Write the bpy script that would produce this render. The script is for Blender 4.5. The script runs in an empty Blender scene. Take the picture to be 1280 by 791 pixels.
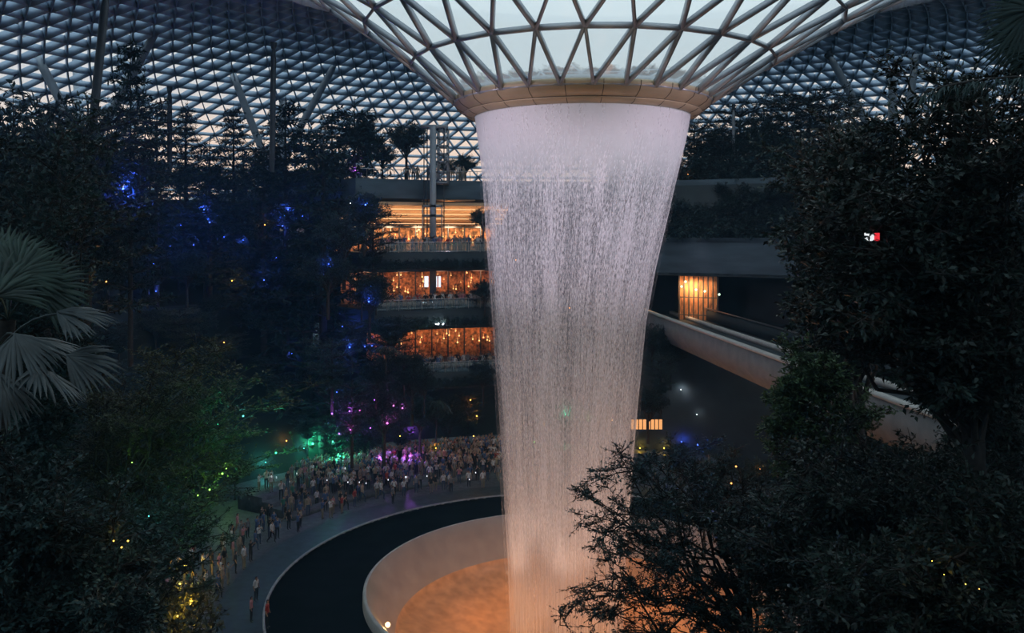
import bpy, math, random
import numpy as np
from mathutils import Vector, Matrix
R = math.radians
SC = bpy.context.scene
COL = SC.collection
random.seed(7)

# ------------------------------------------------------------------ camera, sky, exposure
F, HY, CZ = 1100.0, 291.0, 24.0            # focal length in px, horizon row, eye height
CX, CY = 4.75, 60.0                        # axis of the waterfall
cam_d = bpy.data.cameras.new('camera'); cam = bpy.data.objects.new('camera', cam_d); COL.objects.link(cam)
cam.location = (0, 0, CZ); cam.rotation_euler = (R(90), 0, 0)
cam_d.sensor_width = 36; cam_d.lens = F / 1280 * 36; cam_d.shift_y = -(395.5 - HY) / 1280
cam_d.clip_start = .1; cam_d.clip_end = 600
SC.camera = cam
SC.view_settings.view_transform = 'Standard'; SC.view_settings.look = 'None'
SC.view_settings.exposure = 0.0; SC.view_settings.gamma = 1; SC.view_settings.use_curve_mapping = False
try:
    SC.cycles.use_denoising = True
    SC.cycles.transparent_max_bounces = 24
    SC.cycles.max_bounces = 6; SC.cycles.diffuse_bounces = 2; SC.cycles.glossy_bounces = 2
    SC.cycles.transmission_bounces = 4; SC.cycles.volume_bounces = 0
    SC.cycles.sample_clamp_indirect = 4.0
    SC.cycles.volume_step_rate = 2.0
except Exception: pass

w = bpy.data.worlds.new('dusk_sky'); SC.world = w; w.use_nodes = True
nt = w.node_tree; nt.nodes.clear()
tc = nt.nodes.new('ShaderNodeTexCoord'); sx = nt.nodes.new('ShaderNodeSeparateXYZ')
ramp = nt.nodes.new('ShaderNodeValToRGB'); bg = nt.nodes.new('ShaderNodeBackground'); wo = nt.nodes.new('ShaderNodeOutputWorld')
nt.links.new(tc.outputs['Generated'], sx.inputs[0]); nt.links.new(sx.outputs['Z'], ramp.inputs[0])
nt.links.new(ramp.outputs[0], bg.inputs[0]); nt.links.new(bg.outputs[0], wo.inputs[0])
e = ramp.color_ramp.elements
e[0].position = 0.0; e[0].color = (.02, .025, .03, 1)
e[1].position = 1.0; e[1].color = (.66, .86, .97, 1)
for p, c in ((.02, (.86, .66, .55, 1)), (.10, (.88, .72, .62, 1)), (.15, (.66, .68, .71, 1)), (.28, (.58, .78, .90, 1))):
    k = e.new(p); k.color = c
bg.inputs[1].default_value = 1.2

HAZE = .0011
def lamp(kind, name, loc, color, energy, target=None, size=.3, cone=40, blend=.5):
    d = bpy.data.lights.new(name, kind); d.color = color; d.energy = energy
    if kind == 'AREA': d.size = size
    else: d.shadow_soft_size = size
    if kind == 'SPOT': d.spot_size = R(cone); d.spot_blend = blend
    o = bpy.data.objects.new(name, d); COL.objects.link(o); o.location = loc
    if target is not None:
        o.rotation_euler = (Vector(target) - Vector(loc)).to_track_quat('-Z', 'Y').to_euler()
    return o
# show projectors of the atrium (outside the frame) on the falls
LAV = (.95, .80, 1.0)
lamp('SPOT', 'show_projector_light', (-34, 22, 30), LAV, 64000, (CX, CY, 26), .6, 20, .8)
lamp('SPOT', 'show_projector_light', (44, 22, 31), LAV, 64000, (CX, CY, 26), .6, 20, .8)
lamp('SPOT', 'show_projector_light', (-8, 4, 38), (1., .80, .76), 19000, (CX-1, CY, 8), .6, 24, .8)
lamp('SPOT', 'show_projector_light', (20, 4, 38), (1., .80, .76), 17000, (CX-1, CY, 8), .6, 24, .8)

def at(px, py, Y):
    return Vector(((px - 640) / F * Y, Y, CZ + (HY - py) / F * Y))
def proj(p):
    return 640 + p[0] / p[1] * F, HY - (p[2] - CZ) / p[1] * F
lamp('SPOT', 'ring_fill_light', (2, 12, 25), (1., .76, .52), 6500, (CX, CY - 8, 32.8), .4, 22, .9)  # added warm spot in front, brightens the ring and middle funnel beams

def polar(r, az, z=0.0):
    return Vector((CX + r * math.cos(R(az)), CY + r * math.sin(R(az)), z))

# ------------------------------------------------------------------ materials
MATS = {}
def mat(name, col, rough=.6, metal=0.0, var=.25, scale=3.0, bump=0.0, emit=None, estr=1.0, spec=.5, rnd=0.0, stretch=None):
    if name in MATS: return MATS[name]
    m = bpy.data.materials.new(name); m.use_nodes = True; n = m.node_tree.nodes; l = m.node_tree.links
    b = n['Principled BSDF']
    b.inputs['Roughness'].default_value = rough; b.inputs['Metallic'].default_value = metal
    b.inputs['Specular IOR Level'].default_value = spec
    tcn = n.new('ShaderNodeTexCoord'); nz = n.new('ShaderNodeTexNoise'); nz.inputs['Scale'].default_value = scale
    src = tcn.outputs['Object']
    if stretch:
        mp = n.new('ShaderNodeMapping'); mp.inputs['Scale'].default_value = stretch
        l.new(src, mp.inputs[0]); src = mp.outputs[0]
    l.new(src, nz.inputs['Vector'])
    cr = n.new('ShaderNodeValToRGB')
    a = [max(0, c * (1 - var)) for c in col]; z = [min(1, c * (1 + var)) for c in col]
    cr.color_ramp.elements[0].position = .3; cr.color_ramp.elements[0].color = (*a, 1)
    cr.color_ramp.elements[1].position = .7; cr.color_ramp.elements[1].color = (*z, 1)
    l.new(nz.outputs['Fac'], cr.inputs[0]); out = cr.outputs[0]
    if rnd:
        oi = n.new('ShaderNodeObjectInfo'); hs = n.new('ShaderNodeHueSaturation')
        mr = n.new('ShaderNodeMapRange'); mr.inputs[3].default_value = 1 - rnd; mr.inputs[4].default_value = 1 + rnd
        l.new(oi.outputs['Random'], mr.inputs[0]); l.new(mr.outputs[0], hs.inputs['Value']); l.new(out, hs.inputs['Color'])
        out = hs.outputs[0]
    l.new(out, b.inputs['Base Color'])
    if bump:
        bp = n.new('ShaderNodeBump'); bp.inputs['Strength'].default_value = bump
        l.new(nz.outputs['Fac'], bp.inputs['Height']); l.new(bp.outputs[0], b.inputs['Normal'])
    if emit:
        b.inputs['Emission Color'].default_value = (*emit, 1); b.inputs['Emission Strength'].default_value = estr
    MATS[name] = m
    return m

M_leaf = mat('dark_leaf', (.018, .042, .040), .55, var=.5, scale=1.2, rnd=.35, spec=.35)
M_leaf2 = mat('olive_leaf', (.050, .058, .026), .5, var=.5, scale=1.5, rnd=.3, spec=.4)
M_leaf3 = mat('glossy_leaf', (.020, .036, .028), .42, var=.6, scale=2.0, rnd=.2, spec=.35)
M_leaf4 = mat('bright_leaf', (.07, .12, .045), .45, var=.5, scale=2.0, spec=.4)
M_neb = mat('needle', (.014, .032, .032), .7, var=.4, scale=2.0, rnd=.3, spec=.2)
M_palm = mat('palm_leaf', (.030, .058, .042), .45, var=.5, scale=3.0, spec=.5)
M_bark = mat('bark', (.035, .030, .027), .9, var=.4, scale=8, bump=.3)
M_steel = mat('painted_steel', (.40, .50, .64), .45, .1, var=.06, scale=1)
M_steel_f = mat('funnel_steel', (.40, .44, .50), .4, .2, var=.08, scale=1)
M_strut = mat('strut_steel', (.30, .34, .40), .5, .1, var=.1, scale=1)
M_darksteel = mat('dark_steel', (.05, .06, .075), .5, .2, var=.1)
M_bronze = mat('bronze_cladding', (.46, .37, .25), .5, .2, var=.10, scale=.8, stretch=(1, 1, .2))
M_seam = mat('seam', (.02, .018, .016), .8)
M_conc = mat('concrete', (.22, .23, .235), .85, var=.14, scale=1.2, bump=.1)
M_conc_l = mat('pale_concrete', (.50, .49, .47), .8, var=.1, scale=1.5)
M_dark = mat('dark_cladding', (.018, .028, .034), .7, var=.3, scale=.6)
M_blue = mat('slate_cladding', (.055, .085, .115), .75, var=.25, scale=.35, stretch=(1, 1, 4))
M_soil = mat('soil_and_moss', (.012, .018, .014), .95, var=.5, scale=.6, bump=.4)
M_granite = mat('granite_paving', (.085, .10, .115), .55, var=.35, scale=2.2, bump=.08)
M_pool = mat('black_polished_stone', (.006, .010, .013), .8, var=.3, scale=.5, spec=.02)
M_kerb = mat('kerb_stone', (.30, .31, .33), .6)
M_bowl = mat('bowl_acrylic', (.26, .25, .26), .35, var=.12, scale=.7, bump=.05)
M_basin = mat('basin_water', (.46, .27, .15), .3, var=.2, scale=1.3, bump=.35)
M_glassrail = mat('rail_glass', (.10, .13, .14), .15, var=.1)
M_rail = mat('rail_metal', (.30, .30, .32), .3, .8)
M_wood = mat('wood_soffit', (.66, .42, .24), .6, var=.15, scale=1.0, stretch=(1, 1, 6))
M_shop = mat('shop_back_wall', (.42, .22, .11), .7, var=.85, scale=3.2)
M_shopstuff = mat('shop_display', (.50, .20, .08), .6, var=.8, scale=3.0)
def emis(name, c, s): return mat(name, (.1, .1, .1), emit=c, estr=s)
M_strip = emis('warm_led', (1., .62, .32), 1.5)
M_white_l = emis('white_lamp', (.85, .9, 1.), 7)
M_warm_l = emis('warm_lamp', (1., .55, .2), 2.5)

def glass(name, tint=(.9, .94, .96), gloss=.06, frost=0.0):
    m = bpy.data.materials.new(name); m.use_nodes = True; n = m.node_tree.nodes; l = m.node_tree.links; n.clear()
    o = n.new('ShaderNodeOutputMaterial'); t = n.new('ShaderNodeBsdfTransparent'); t.inputs[0].default_value = (*tint, 1)
    g = n.new('ShaderNodeBsdfGlossy'); g.inputs['Roughness'].default_value = .08
    mx = n.new('ShaderNodeMixShader'); mx.inputs[0].default_value = gloss
    l.new(t.outputs[0], mx.inputs[1]); l.new(g.outputs[0], mx.inputs[2]); res = mx
    if frost:
        tr = n.new('ShaderNodeBsdfTranslucent'); tr.inputs[0].default_value = (1., .95, .92, 1)
        tcn = n.new('ShaderNodeTexCoord'); nz = n.new('ShaderNodeTexNoise'); nz.inputs['Scale'].default_value = 1.1; nz.inputs['Detail'].default_value = 8
        mp = n.new('ShaderNodeMapping'); mp.inputs['Scale'].default_value = (1.4, 1.4, .9)
        l.new(tcn.outputs['Object'], mp.inputs[0]); l.new(mp.outputs[0], nz.inputs['Vector'])
        # film of running water: lowest metre made clear to imitate the dark reflections there
        sp = n.new('ShaderNodeSeparateXYZ'); l.new(tcn.outputs['Object'], sp.inputs[0])
        mr = n.new('ShaderNodeMapRange'); mr.inputs[1].default_value = 33.1; mr.inputs[2].default_value = 34.0
        mr.inputs[3].default_value = -.45; mr.inputs[4].default_value = .45
        l.new(sp.outputs['Z'], mr.inputs[0])
        ad = n.new('ShaderNodeMath'); ad.operation = 'ADD'; l.new(nz.outputs['Fac'], ad.inputs[0]); l.new(mr.outputs[0], ad.inputs[1])
        cr = n.new('ShaderNodeValToRGB'); cr.color_ramp.elements[0].position = .42; cr.color_ramp.elements[1].position = .62
        cr.color_ramp.elements[0].color = (.25, .25, .25, 1); cr.color_ramp.elements[1].color = (frost,) * 3 + (1,)
        l.new(ad.outputs[0], cr.inputs[0])
        bp = n.new('ShaderNodeBump'); bp.inputs['Strength'].default_value = 1.0; l.new(nz.outputs['Fac'], bp.inputs['Height'])
        l.new(bp.outputs[0], tr.inputs['Normal'])
        m2 = n.new('ShaderNodeMixShader'); l.new(cr.outputs[0], m2.inputs[0]); l.new(mx.outputs[0], m2.inputs[1]); l.new(tr.outputs[0], m2.inputs[2])
        res = m2
    l.new(res.outputs[0], o.inputs[0]); return m
M_glass = glass('roof_glass', (.90, .92, .93), .05)
M_fglass = glass('wet_funnel_glass', (.90, .93, .95), .06, .88)

# ------------------------------------------------------------------ mesh helpers
class MB:
    def __init__(s): s.v = []; s.f = []; s.m = []; s.n = 0
    def add(s, verts, faces, mi=0):
        verts = np.asarray(verts, float).reshape(-1, 3); faces = np.asarray(faces, int)
        if not len(verts): return
        if faces.shape[1] == 3: faces = np.column_stack([faces, -np.ones(len(faces), int)])
        s.v.append(verts); s.f.append(np.where(faces >= 0, faces + s.n, -1)); s.n += len(verts)
        s.m.append(np.full(len(faces), mi))
    def mesh(s, name, mats, smooth=False):
        me = bpy.data.meshes.new(name)
        v = np.concatenate(s.v); f = np.concatenate(s.f); mi = np.concatenate(s.m)
        tri = f[:, 3] < 0; cnt = np.where(tri, 3, 4)
        flat = f.reshape(-1); flat = flat[flat >= 0]
        me.vertices.add(len(v)); me.vertices.foreach_set('co', v.astype(np.float32).ravel())
        me.loops.add(len(flat)); me.loops.foreach_set('vertex_index', flat.astype(np.int32))
        me.polygons.add(len(f)); st = np.concatenate([[0], np.cumsum(cnt)[:-1]])
        me.polygons.foreach_set('loop_start', st.astype(np.int32)); me.polygons.foreach_set('loop_total', cnt.astype(np.int32))
        me.polygons.foreach_set('material_index', mi.astype(np.int32))
        if smooth: me.polygons.foreach_set('use_smooth', np.ones(len(f), bool))
        for m in (mats if isinstance(mats, (list, tuple)) else [mats]): me.materials.append(m)
        me.update(calc_edges=True); me.validate()
        return me
    def build(s, name, mats, parent=None, smooth=False, **kw):
        o = bpy.data.objects.new(name, s.mesh(name, mats, smooth)); COL.objects.link(o)
        if parent is not None:
            o.parent = parent
        tag(o, **kw); return o
def tag(o, label=None, cat=None, group=None, kind=None):
    if label: o['label'] = label
    if cat: o['category'] = cat
    if group: o['group'] = group
    if kind: o['kind'] = kind
    return o
def empty(name, loc, rz=0, **kw):
    o = bpy.data.objects.new(name, None); COL.objects.link(o); o.location = loc; o.rotation_euler = (0, 0, rz); o.empty_display_size = .2
    tag(o, **kw); return o
def relink(o, root):                       # keep world shape of a mesh built in world space under an Empty without rotation
    o.parent = root; o.matrix_parent_inverse = Matrix.Translation(-root.location); return o
KIDS = {}
def copy_tree(o, loc, rz=0.0, sc=1.0, kids=()):
    c = o.copy(); COL.objects.link(c); c.location = loc; c.rotation_euler = (0, 0, rz)
    c.scale = (sc, sc, sc) if not isinstance(sc, tuple) else sc
    for k in ('label', 'group'):
        if k in c: del c[k]
    for ch in kids:
        d = ch.copy(); COL.objects.link(d); d.parent = c
    return c
BF = np.array([[0, 3, 2, 1], [4, 5, 6, 7], [0, 1, 5, 4], [1, 2, 6, 5], [2, 3, 7, 6], [3, 0, 4, 7]])
def box(mb, a, b, mi=0):
    x0, y0, z0 = a; x1, y1, z1 = b
    mb.add([(x0, y0, z0), (x1, y0, z0), (x1, y1, z0), (x0, y1, z0), (x0, y0, z1), (x1, y0, z1), (x1, y1, z1), (x0, y1, z1)], BF, mi)
def nrm(a): return a / np.maximum(np.linalg.norm(a, axis=-1, keepdims=True), 1e-9)
def beams(mb, P0, P1, N, w, d, mi=0):      # boxes between points, depth along N (downwards from the skin)
    P0, P1, N = (np.asarray(a, float).reshape(-1, 3) for a in (P0, P1, N))
    t = nrm(P1 - P0); s = nrm(np.cross(t, N)) * w / 2; N = nrm(np.cross(s, t)); D = N * d
    vs = np.stack([P0 - s, P0 + s, P0 + s - D, P0 - s - D, P1 - s, P1 + s, P1 + s - D, P1 - s - D], 1)
    k = len(P0); fs = (np.arange(k)[:, None, None] * 8 + BF[None]).reshape(-1, 4)
    mb.add(vs.reshape(-1, 3), fs, mi)
def frust(mb, P0, P1, R0, R1, n=5, mi=0, cap=False):
    P0 = np.asarray(P0, float).reshape(-1, 3); P1 = np.asarray(P1, float).reshape(-1, 3); k = len(P0)
    R0 = np.broadcast_to(R0, (k,)); R1 = np.broadcast_to(R1, (k,))
    t = nrm(P1 - P0); ref = np.where(np.abs(t[:, 2:3]) > .9, [[1., 0, 0]], [[0, 0, 1.]])
    u = nrm(np.cross(t, ref)); v = np.cross(t, u); a = np.arange(n) * 2 * math.pi / n
    ring = np.cos(a)[None, :, None] * u[:, None] + np.sin(a)[None, :, None] * v[:, None]
    A = P0[:, None] + ring * R0[:, None, None]; B = P1[:, None] + ring * R1[:, None, None]
    vs = np.concatenate([A, B], 1).reshape(-1, 3)
    i = np.arange(n); j = (i + 1) % n
    q = np.stack([i, j, j + n, i + n], 1)
    mb.add(vs, (np.arange(k)[:, None, None] * 2 * n + q[None]).reshape(-1, 4), mi)
    if cap:
        for e, base, rr in ((P1, B, R1), (P0, A, R0)):
            vv = np.concatenate([base, e[:, None]], 1).reshape(-1, 3); tf = np.stack([i, j, np.full(n, n)], 1)
            mb.add(vv, (np.arange(k)[:, None, None] * (n + 1) + tf[None]).reshape(-1, 3), mi)
def path_tube(mb, pts, rad, n=8, mi=0):
    pts = np.asarray(pts, float); rad = np.broadcast_to(rad, (len(pts),)); frust(mb, pts[:-1], pts[1:], rad[:-1], rad[1:], n, mi)
def lathe(mb, prof, c=(0, 0), n=96, a0=0, a1=360, mi=0, cxf=None, flip=False):
    full = abs(a1 - a0) >= 360; k = n if full else n + 1
    az = np.radians(a0 + (a1 - a0) * np.arange(k) / n); pr = np.asarray(prof, float)
    cx = np.array([c[0] + (cxf(r, z) if cxf else 0) for r, z in pr])
    V = np.stack([cx[:, None] + pr[:, :1] * np.cos(az)[None], c[1] + pr[:, :1] * np.sin(az)[None], np.repeat(pr[:, 1:2], k, 1)], -1)
    m = len(pr); F_ = []
    for i in range(m - 1):
        for j in range(n):
            j2 = (j + 1) % k
            q = (i * k + j, i * k + j2, (i + 1) * k + j2, (i + 1) * k + j)
            F_.append(q[::-1] if flip else q)
    mb.add(V.reshape(-1, 3), np.array(F_), mi)
def arc_block(mb, r0, r1, z0, z1, a0, a1, n=48, mi=0):   # closed ring sector
    lathe(mb, [(r0, z0), (r1, z0), (r1, z1), (r0, z1), (r0, z0)], (CX, CY), n, a0, a1, mi)
    for a in (a0, a1):
        p = [polar(r0, a, z0), polar(r1, a, z0), polar(r1, a, z1), polar(r0, a, z1)]
        mb.add(p, [[0, 1, 2, 3]], mi)
def blob(mb, c, r, n=8, m=6, mi=0):
    pr = [(max(1e-3, r * math.sin(math.pi * i / m)), c[2] - r * math.cos(math.pi * i / m)) for i in range(m + 1)]
    lathe(mb, pr, (c[0], c[1]), n, mi=mi)

# ------------------------------------------------------------------ the roof: a glass torus with a funnel
PR = np.array([(8.5, 32.95), (10.5, 34.4), (14.5, 37.1), (20, 40.2), (28, 44.2), (38, 48.0), (48, 50.0), (58, 48.8), (70, 44.0), (82, 37.2), (92, 29.5), (100, 20.5), (106, 11), (108, -1)])
def cxf(r, z=0): return (r - 8.5) * .165 if r < 60 else 8.5 + (r - 60) * .08
def roof_pt(r, z, a): return np.array([CX + cxf(r) + r * math.cos(a), CY + r * math.sin(a), z])
def resample(step, smin=0, smax=None):
    # smooth the profile, then walk it at equal steps
    t = np.linspace(0, len(PR) - 1, 600); P = []
    for x in t:
        i = min(int(x), len(PR) - 2); f = x - i
        p0 = PR[max(i - 1, 0)]; p1 = PR[i]; p2 = PR[i + 1]; p3 = PR[min(i + 2, len(PR) - 1)]
        P.append(.5 * ((2 * p1) + (-p0 + p2) * f + (2 * p0 - 5 * p1 + 4 * p2 - p3) * f * f + (-p0 + 3 * p1 - 3 * p2 + p3) * f ** 3))
    P = np.array(P); s = np.concatenate([[0], np.cumsum(np.linalg.norm(np.diff(P, axis=0), axis=1))])
    smax = s[-1] if smax is None else smax; n = max(2, int(round((smax - smin) / step)))
    u = np.linspace(smin, smax, n + 1)
    return np.column_stack([np.interp(u, s, P[:, 0]), np.interp(u, s, P[:, 1])])
def lattice(rows, N, w, dd, glass_mb, steel_mb, hw=None, phase0=0.0):
    G = []; NN = []
    for k, (r, z) in enumerate(rows):
        a = (np.arange(N) + .5 * (k % 2) + phase0) * 2 * math.pi / N
        G.append(np.stack([CX + cxf(r) + r * np.cos(a), CY + r * np.sin(a), np.full(N, z)], 1))
        k2 = min(k + 1, len(rows) - 1); k1 = max(k - 1, 0)
        dr, dz = rows[k2] - rows[k1]
        NN.append(nrm(np.stack([-dz * np.cos(a), -dz * np.sin(a), np.full(N, dr)], 1)))
    j = np.arange(N)
    for k in range(len(rows)):
        d = dd(rows[k][0]) if callable(dd) else dd
        beams(steel_mb, G[k], np.roll(G[k], -1, 0), NN[k], hw or w, d)
        if k + 1 < len(rows):
            up = G[k + 1]
            right = up if k % 2 == 0 else np.roll(up, -1, 0)
            left = np.roll(right, 1, 0)
            beams(steel_mb, G[k], right, NN[k], w, d); beams(steel_mb, G[k], left, NN[k], w, d)
            V = np.concatenate([G[k], up]); ri = N + (j if k % 2 == 0 else (j + 1) % N); li = N + ((j - 1) % N if k % 2 == 0 else j)
            glass_mb.add(V, np.concatenate([np.stack([j, ri, li], 1), np.stack([j, (j + 1) % N, ri], 1)]))
    return G
fg, fs = MB(), MB()
full_len = 60
rows_f = resample(4.1, 0, 26.0)
Gf = lattice(rows_f, 28, .20, .36, fg, fs, .18)
fun = empty('oculus_funnel', (CX, CY, 33), label='triangular steel and glass funnel sweeping up from the bronze ring above the waterfall', cat='glass funnel')
a = fs.build('steel_lattice', M_steel_f); relink(a, fun)
a = fg.build('glass_skin', M_fglass); relink(a, fun); a['label'] = 'wet frosted glass panes'
og, os_ = MB(), MB()
rows_o = resample(2.45, 26.0, None)
lattice(rows_o, 168, .12, lambda r_: float(np.interp(r_, [56, 66, 82], [1.7, 1.15, .5])), og, os_, .10)
ceil = empty('ceiling', (CX, CY, 40), kind='structure')
a = os_.build('steel_grid', M_steel); relink(a, ceil)
a = og.build('glass_skin', M_glass); relink(a, ceil)

# bronze ring
ring = empty('oculus_ring', (CX, CY, 32), label='bronze clad ring at the funnel mouth from which the waterfall drops', cat='ring')
def joints(m, prof):
    for k in range(24):
        path_tube(m, [tuple(polar(r + .012, k * 15 + 4, z - .004)) for r, z in prof], .018, 4, 1)
UB = [(7.98, 32.12), (8.25, 32.24), (8.55, 32.45), (8.72, 32.75), (8.74, 33.0)]
m = MB(); lathe(m, UB + [(8.5, 33.1), (7.9, 33.1)], (CX, CY), 128); joints(m, UB); relink(m.build('upper_band', [M_bronze, M_seam], smooth=True), ring)
m = MB(); lathe(m, [(7.30, 31.98), (7.30, 31.80), (7.45, 31.76), (7.75, 31.86), (8.0, 32.02), (8.02, 32.08), (7.7, 32.09)], (CX, CY), 128)
joints(m, [(7.45, 31.76), (7.75, 31.86), (8.0, 32.02)]); relink(m.build('lower_band', [M_bronze, M_seam], smooth=True), ring)
m = MB(); lathe(m, [(7.8, 32.05), (7.97, 32.06), (7.97, 32.15), (7.8, 32.16)], (CX, CY), 128); relink(m.build('shadow_gap', M_seam), ring)
m = MB(); lathe(m, [(8.5, 33.1), (8.5, 33.32), (8.3, 33.34), (8.3, 33.1)], (CX, CY), 128); relink(m.build('gutter_kerb', M_steel_f), ring)

# ------------------------------------------------------------------ waterfall
WP = [(31.9, 7.30, 0), (30.5, 7.08, -.03), (28.96, 6.80, -.1), (27, 6.47, -.25), (25.1, 6.2, -.4), (21.5, 5.65, -.7), (18, 5.22, -.88), (12.6, 4.75, -.95), (7.1, 4.35, -1.0), (1.6, 4.0, -1.05), (-3.6, 3.8, -1.05)]
def water_shell(name, dr, mtl, seed, n=160, nz=60):
    zs = np.linspace(31.9, -3.6, nz); wz = [p[0] for p in WP][::-1]
    rr = np.interp(zs, wz, [p[1] for p in WP][::-1]) + dr * np.clip((31.9 - zs) / 6, 0, 1) ; cc = np.interp(zs, wz, [p[2] for p in WP][::-1])
    az = np.arange(n + 1) * 2 * math.pi / n
    V = np.stack([CX + cc[:, None] + rr[:, None] * np.cos(az), CY + rr[:, None] * np.sin(az), np.repeat(zs[:, None], n + 1, 1)], -1)
    k = n + 1; fc = [(i * k + j, i * k + j + 1, (i + 1) * k + j + 1, (i + 1) * k + j) for i in range(nz - 1) for j in range(n)]
    mb = MB(); mb.add(V.reshape(-1, 3), np.array(fc)); me = mb.mesh(name, mtl, True)
    uv = me.uv_layers.new(name='UVMap'); U = np.repeat(np.arange(k)[None] / n, nz, 0) * 2 * math.pi * 6; W = np.repeat(zs[:, None], k, 1)
    li = np.empty(len(me.loops), np.int32); me.loops.foreach_get('vertex_index', li)
    uv.data.foreach_set('uv', np.stack([U.ravel()[li], W.ravel()[li]], 1).astype(np.float32).ravel())
    o = bpy.data.objects.new(name, me); COL.objects.link(o); return o
def water_mat(name, seed, sheet, sx_, sz_, lo, hi, amax, zfade):
    m = bpy.data.materials.new(name); m.use_nodes = True; n = m.node_tree.nodes; l = m.node_tree.links; n.clear()
    o = n.new('ShaderNodeOutputMaterial'); t = n.new('ShaderNodeBsdfTransparent')
    df = n.new('ShaderNodeBsdfDiffuse'); df.inputs[0].default_value = (.86, .85, .88, 1)
    tr = n.new('ShaderNodeBsdfTranslucent'); tr.inputs[0].default_value = (.86, .85, .88, 1)
    mb_ = n.new('ShaderNodeMixShader'); mb_.inputs[0].default_value = .45; l.new(df.outputs[0], mb_.inputs[1]); l.new(tr.outputs[0], mb_.inputs[2])
    uv = n.new('ShaderNodeUVMap'); sp = n.new('ShaderNodeSeparateXYZ'); l.new(uv.outputs[0], sp.inputs[0])
    def noise(fx, fz, sc=1, det=2, off=0):
        mp = n.new('ShaderNodeMapping'); mp.inputs['Scale'].default_value = (fx, fz, 1); mp.inputs['Location'].default_value = (seed * 7.3 + off, seed * 3.1 + off, 0)
        l.new(uv.outputs[0], mp.inputs[0]); z = n.new('ShaderNodeTexNoise'); z.inputs['Scale'].default_value = sc; z.inputs['Detail'].default_value = det
        l.new(mp.outputs[0], z.inputs['Vector']); return z.outputs['Fac']
    def math_(op, a, b, clamp=False):
        x = n.new('ShaderNodeMath'); x.operation = op; x.use_clamp = clamp
        for i, q in enumerate((a, b)):
            if isinstance(q, (int, float)): x.inputs[i].default_value = q
            else: l.new(q, x.inputs[i])
        return x.outputs[0]
    def mrange(v, a, b, c, d):
        x = n.new('ShaderNodeMapRange'); l.new(v, x.inputs[0])
        for i, q in enumerate((a, b, c, d)): x.inputs[i + 1].default_value = q
        return x.outputs[0]
    beads = noise(sx_, sz_, 1, 3); streak = noise(sx_ * .55, sz_ * .08, 1, 2, 11); big = noise(.55, .03, 1, 2, 23); edge = noise(1.2, .6, 1, 3, 5)
    a1 = math_('ADD', math_('MULTIPLY', beads, .62), math_('MULTIPLY', streak, .38))
    a1 = math_('ADD', a1, math_('MULTIPLY', math_('SUBTRACT', big, .5), .28))
    alpha = mrange(a1, lo, hi, 0, amax)
    if zfade:     # lower down the drops spread into even spray
        low = mrange(sp.outputs[1], 17, 0, 0, 1)
        spray = math_('MULTIPLY', mrange(math_('ADD', math_('MULTIPLY', streak, .5), math_('MULTIPLY', big, .5)), .36, .62, .10, .62), 1.0)
        mixn = n.new('ShaderNodeMix'); mixn.data_type = 'FLOAT'; l.new(low, mixn.inputs[0]); l.new(alpha, mixn.inputs[2]); l.new(spray, mixn.inputs[3]); alpha = mixn.outputs[0]
    if sheet:     # unbroken sheet for the first metres under the lip
        zz = math_('ADD', sp.outputs[1], math_('MULTIPLY', math_('SUBTRACT', edge, .5), 2.6))
        s = mrange(zz, 27.0, 30.6, .10, .93); alpha = math_('MAXIMUM', alpha, s)
    mx = n.new('ShaderNodeMixShader'); l.new(alpha, mx.inputs[0]); l.new(t.outputs[0], mx.inputs[1]); l.new(mb_.outputs[0], mx.inputs[2])
    l.new(mx.outputs[0], o.inputs[0]); return m
wf = empty('waterfall', (CX, CY, 0), label='tall cylindrical waterfall of pale lavender water dropping from the bronze ring into the round bowl', cat='waterfall')
relink(water_shell('water_sheet', 0, water_mat('falling_water', 1, True, 14, 3.4, .465, .60, .86, True), 1), wf)
relink(water_shell('droplet_curtain', -.35, water_mat('water_drops', 2, True, 11, 2.8, .49, .62, .74, True), 2), wf)
relink(water_shell('outer_spray', .22, water_mat('water_spray', 3, False, 11, 3.2, .55, .70, .6, False), 3), wf)

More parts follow.
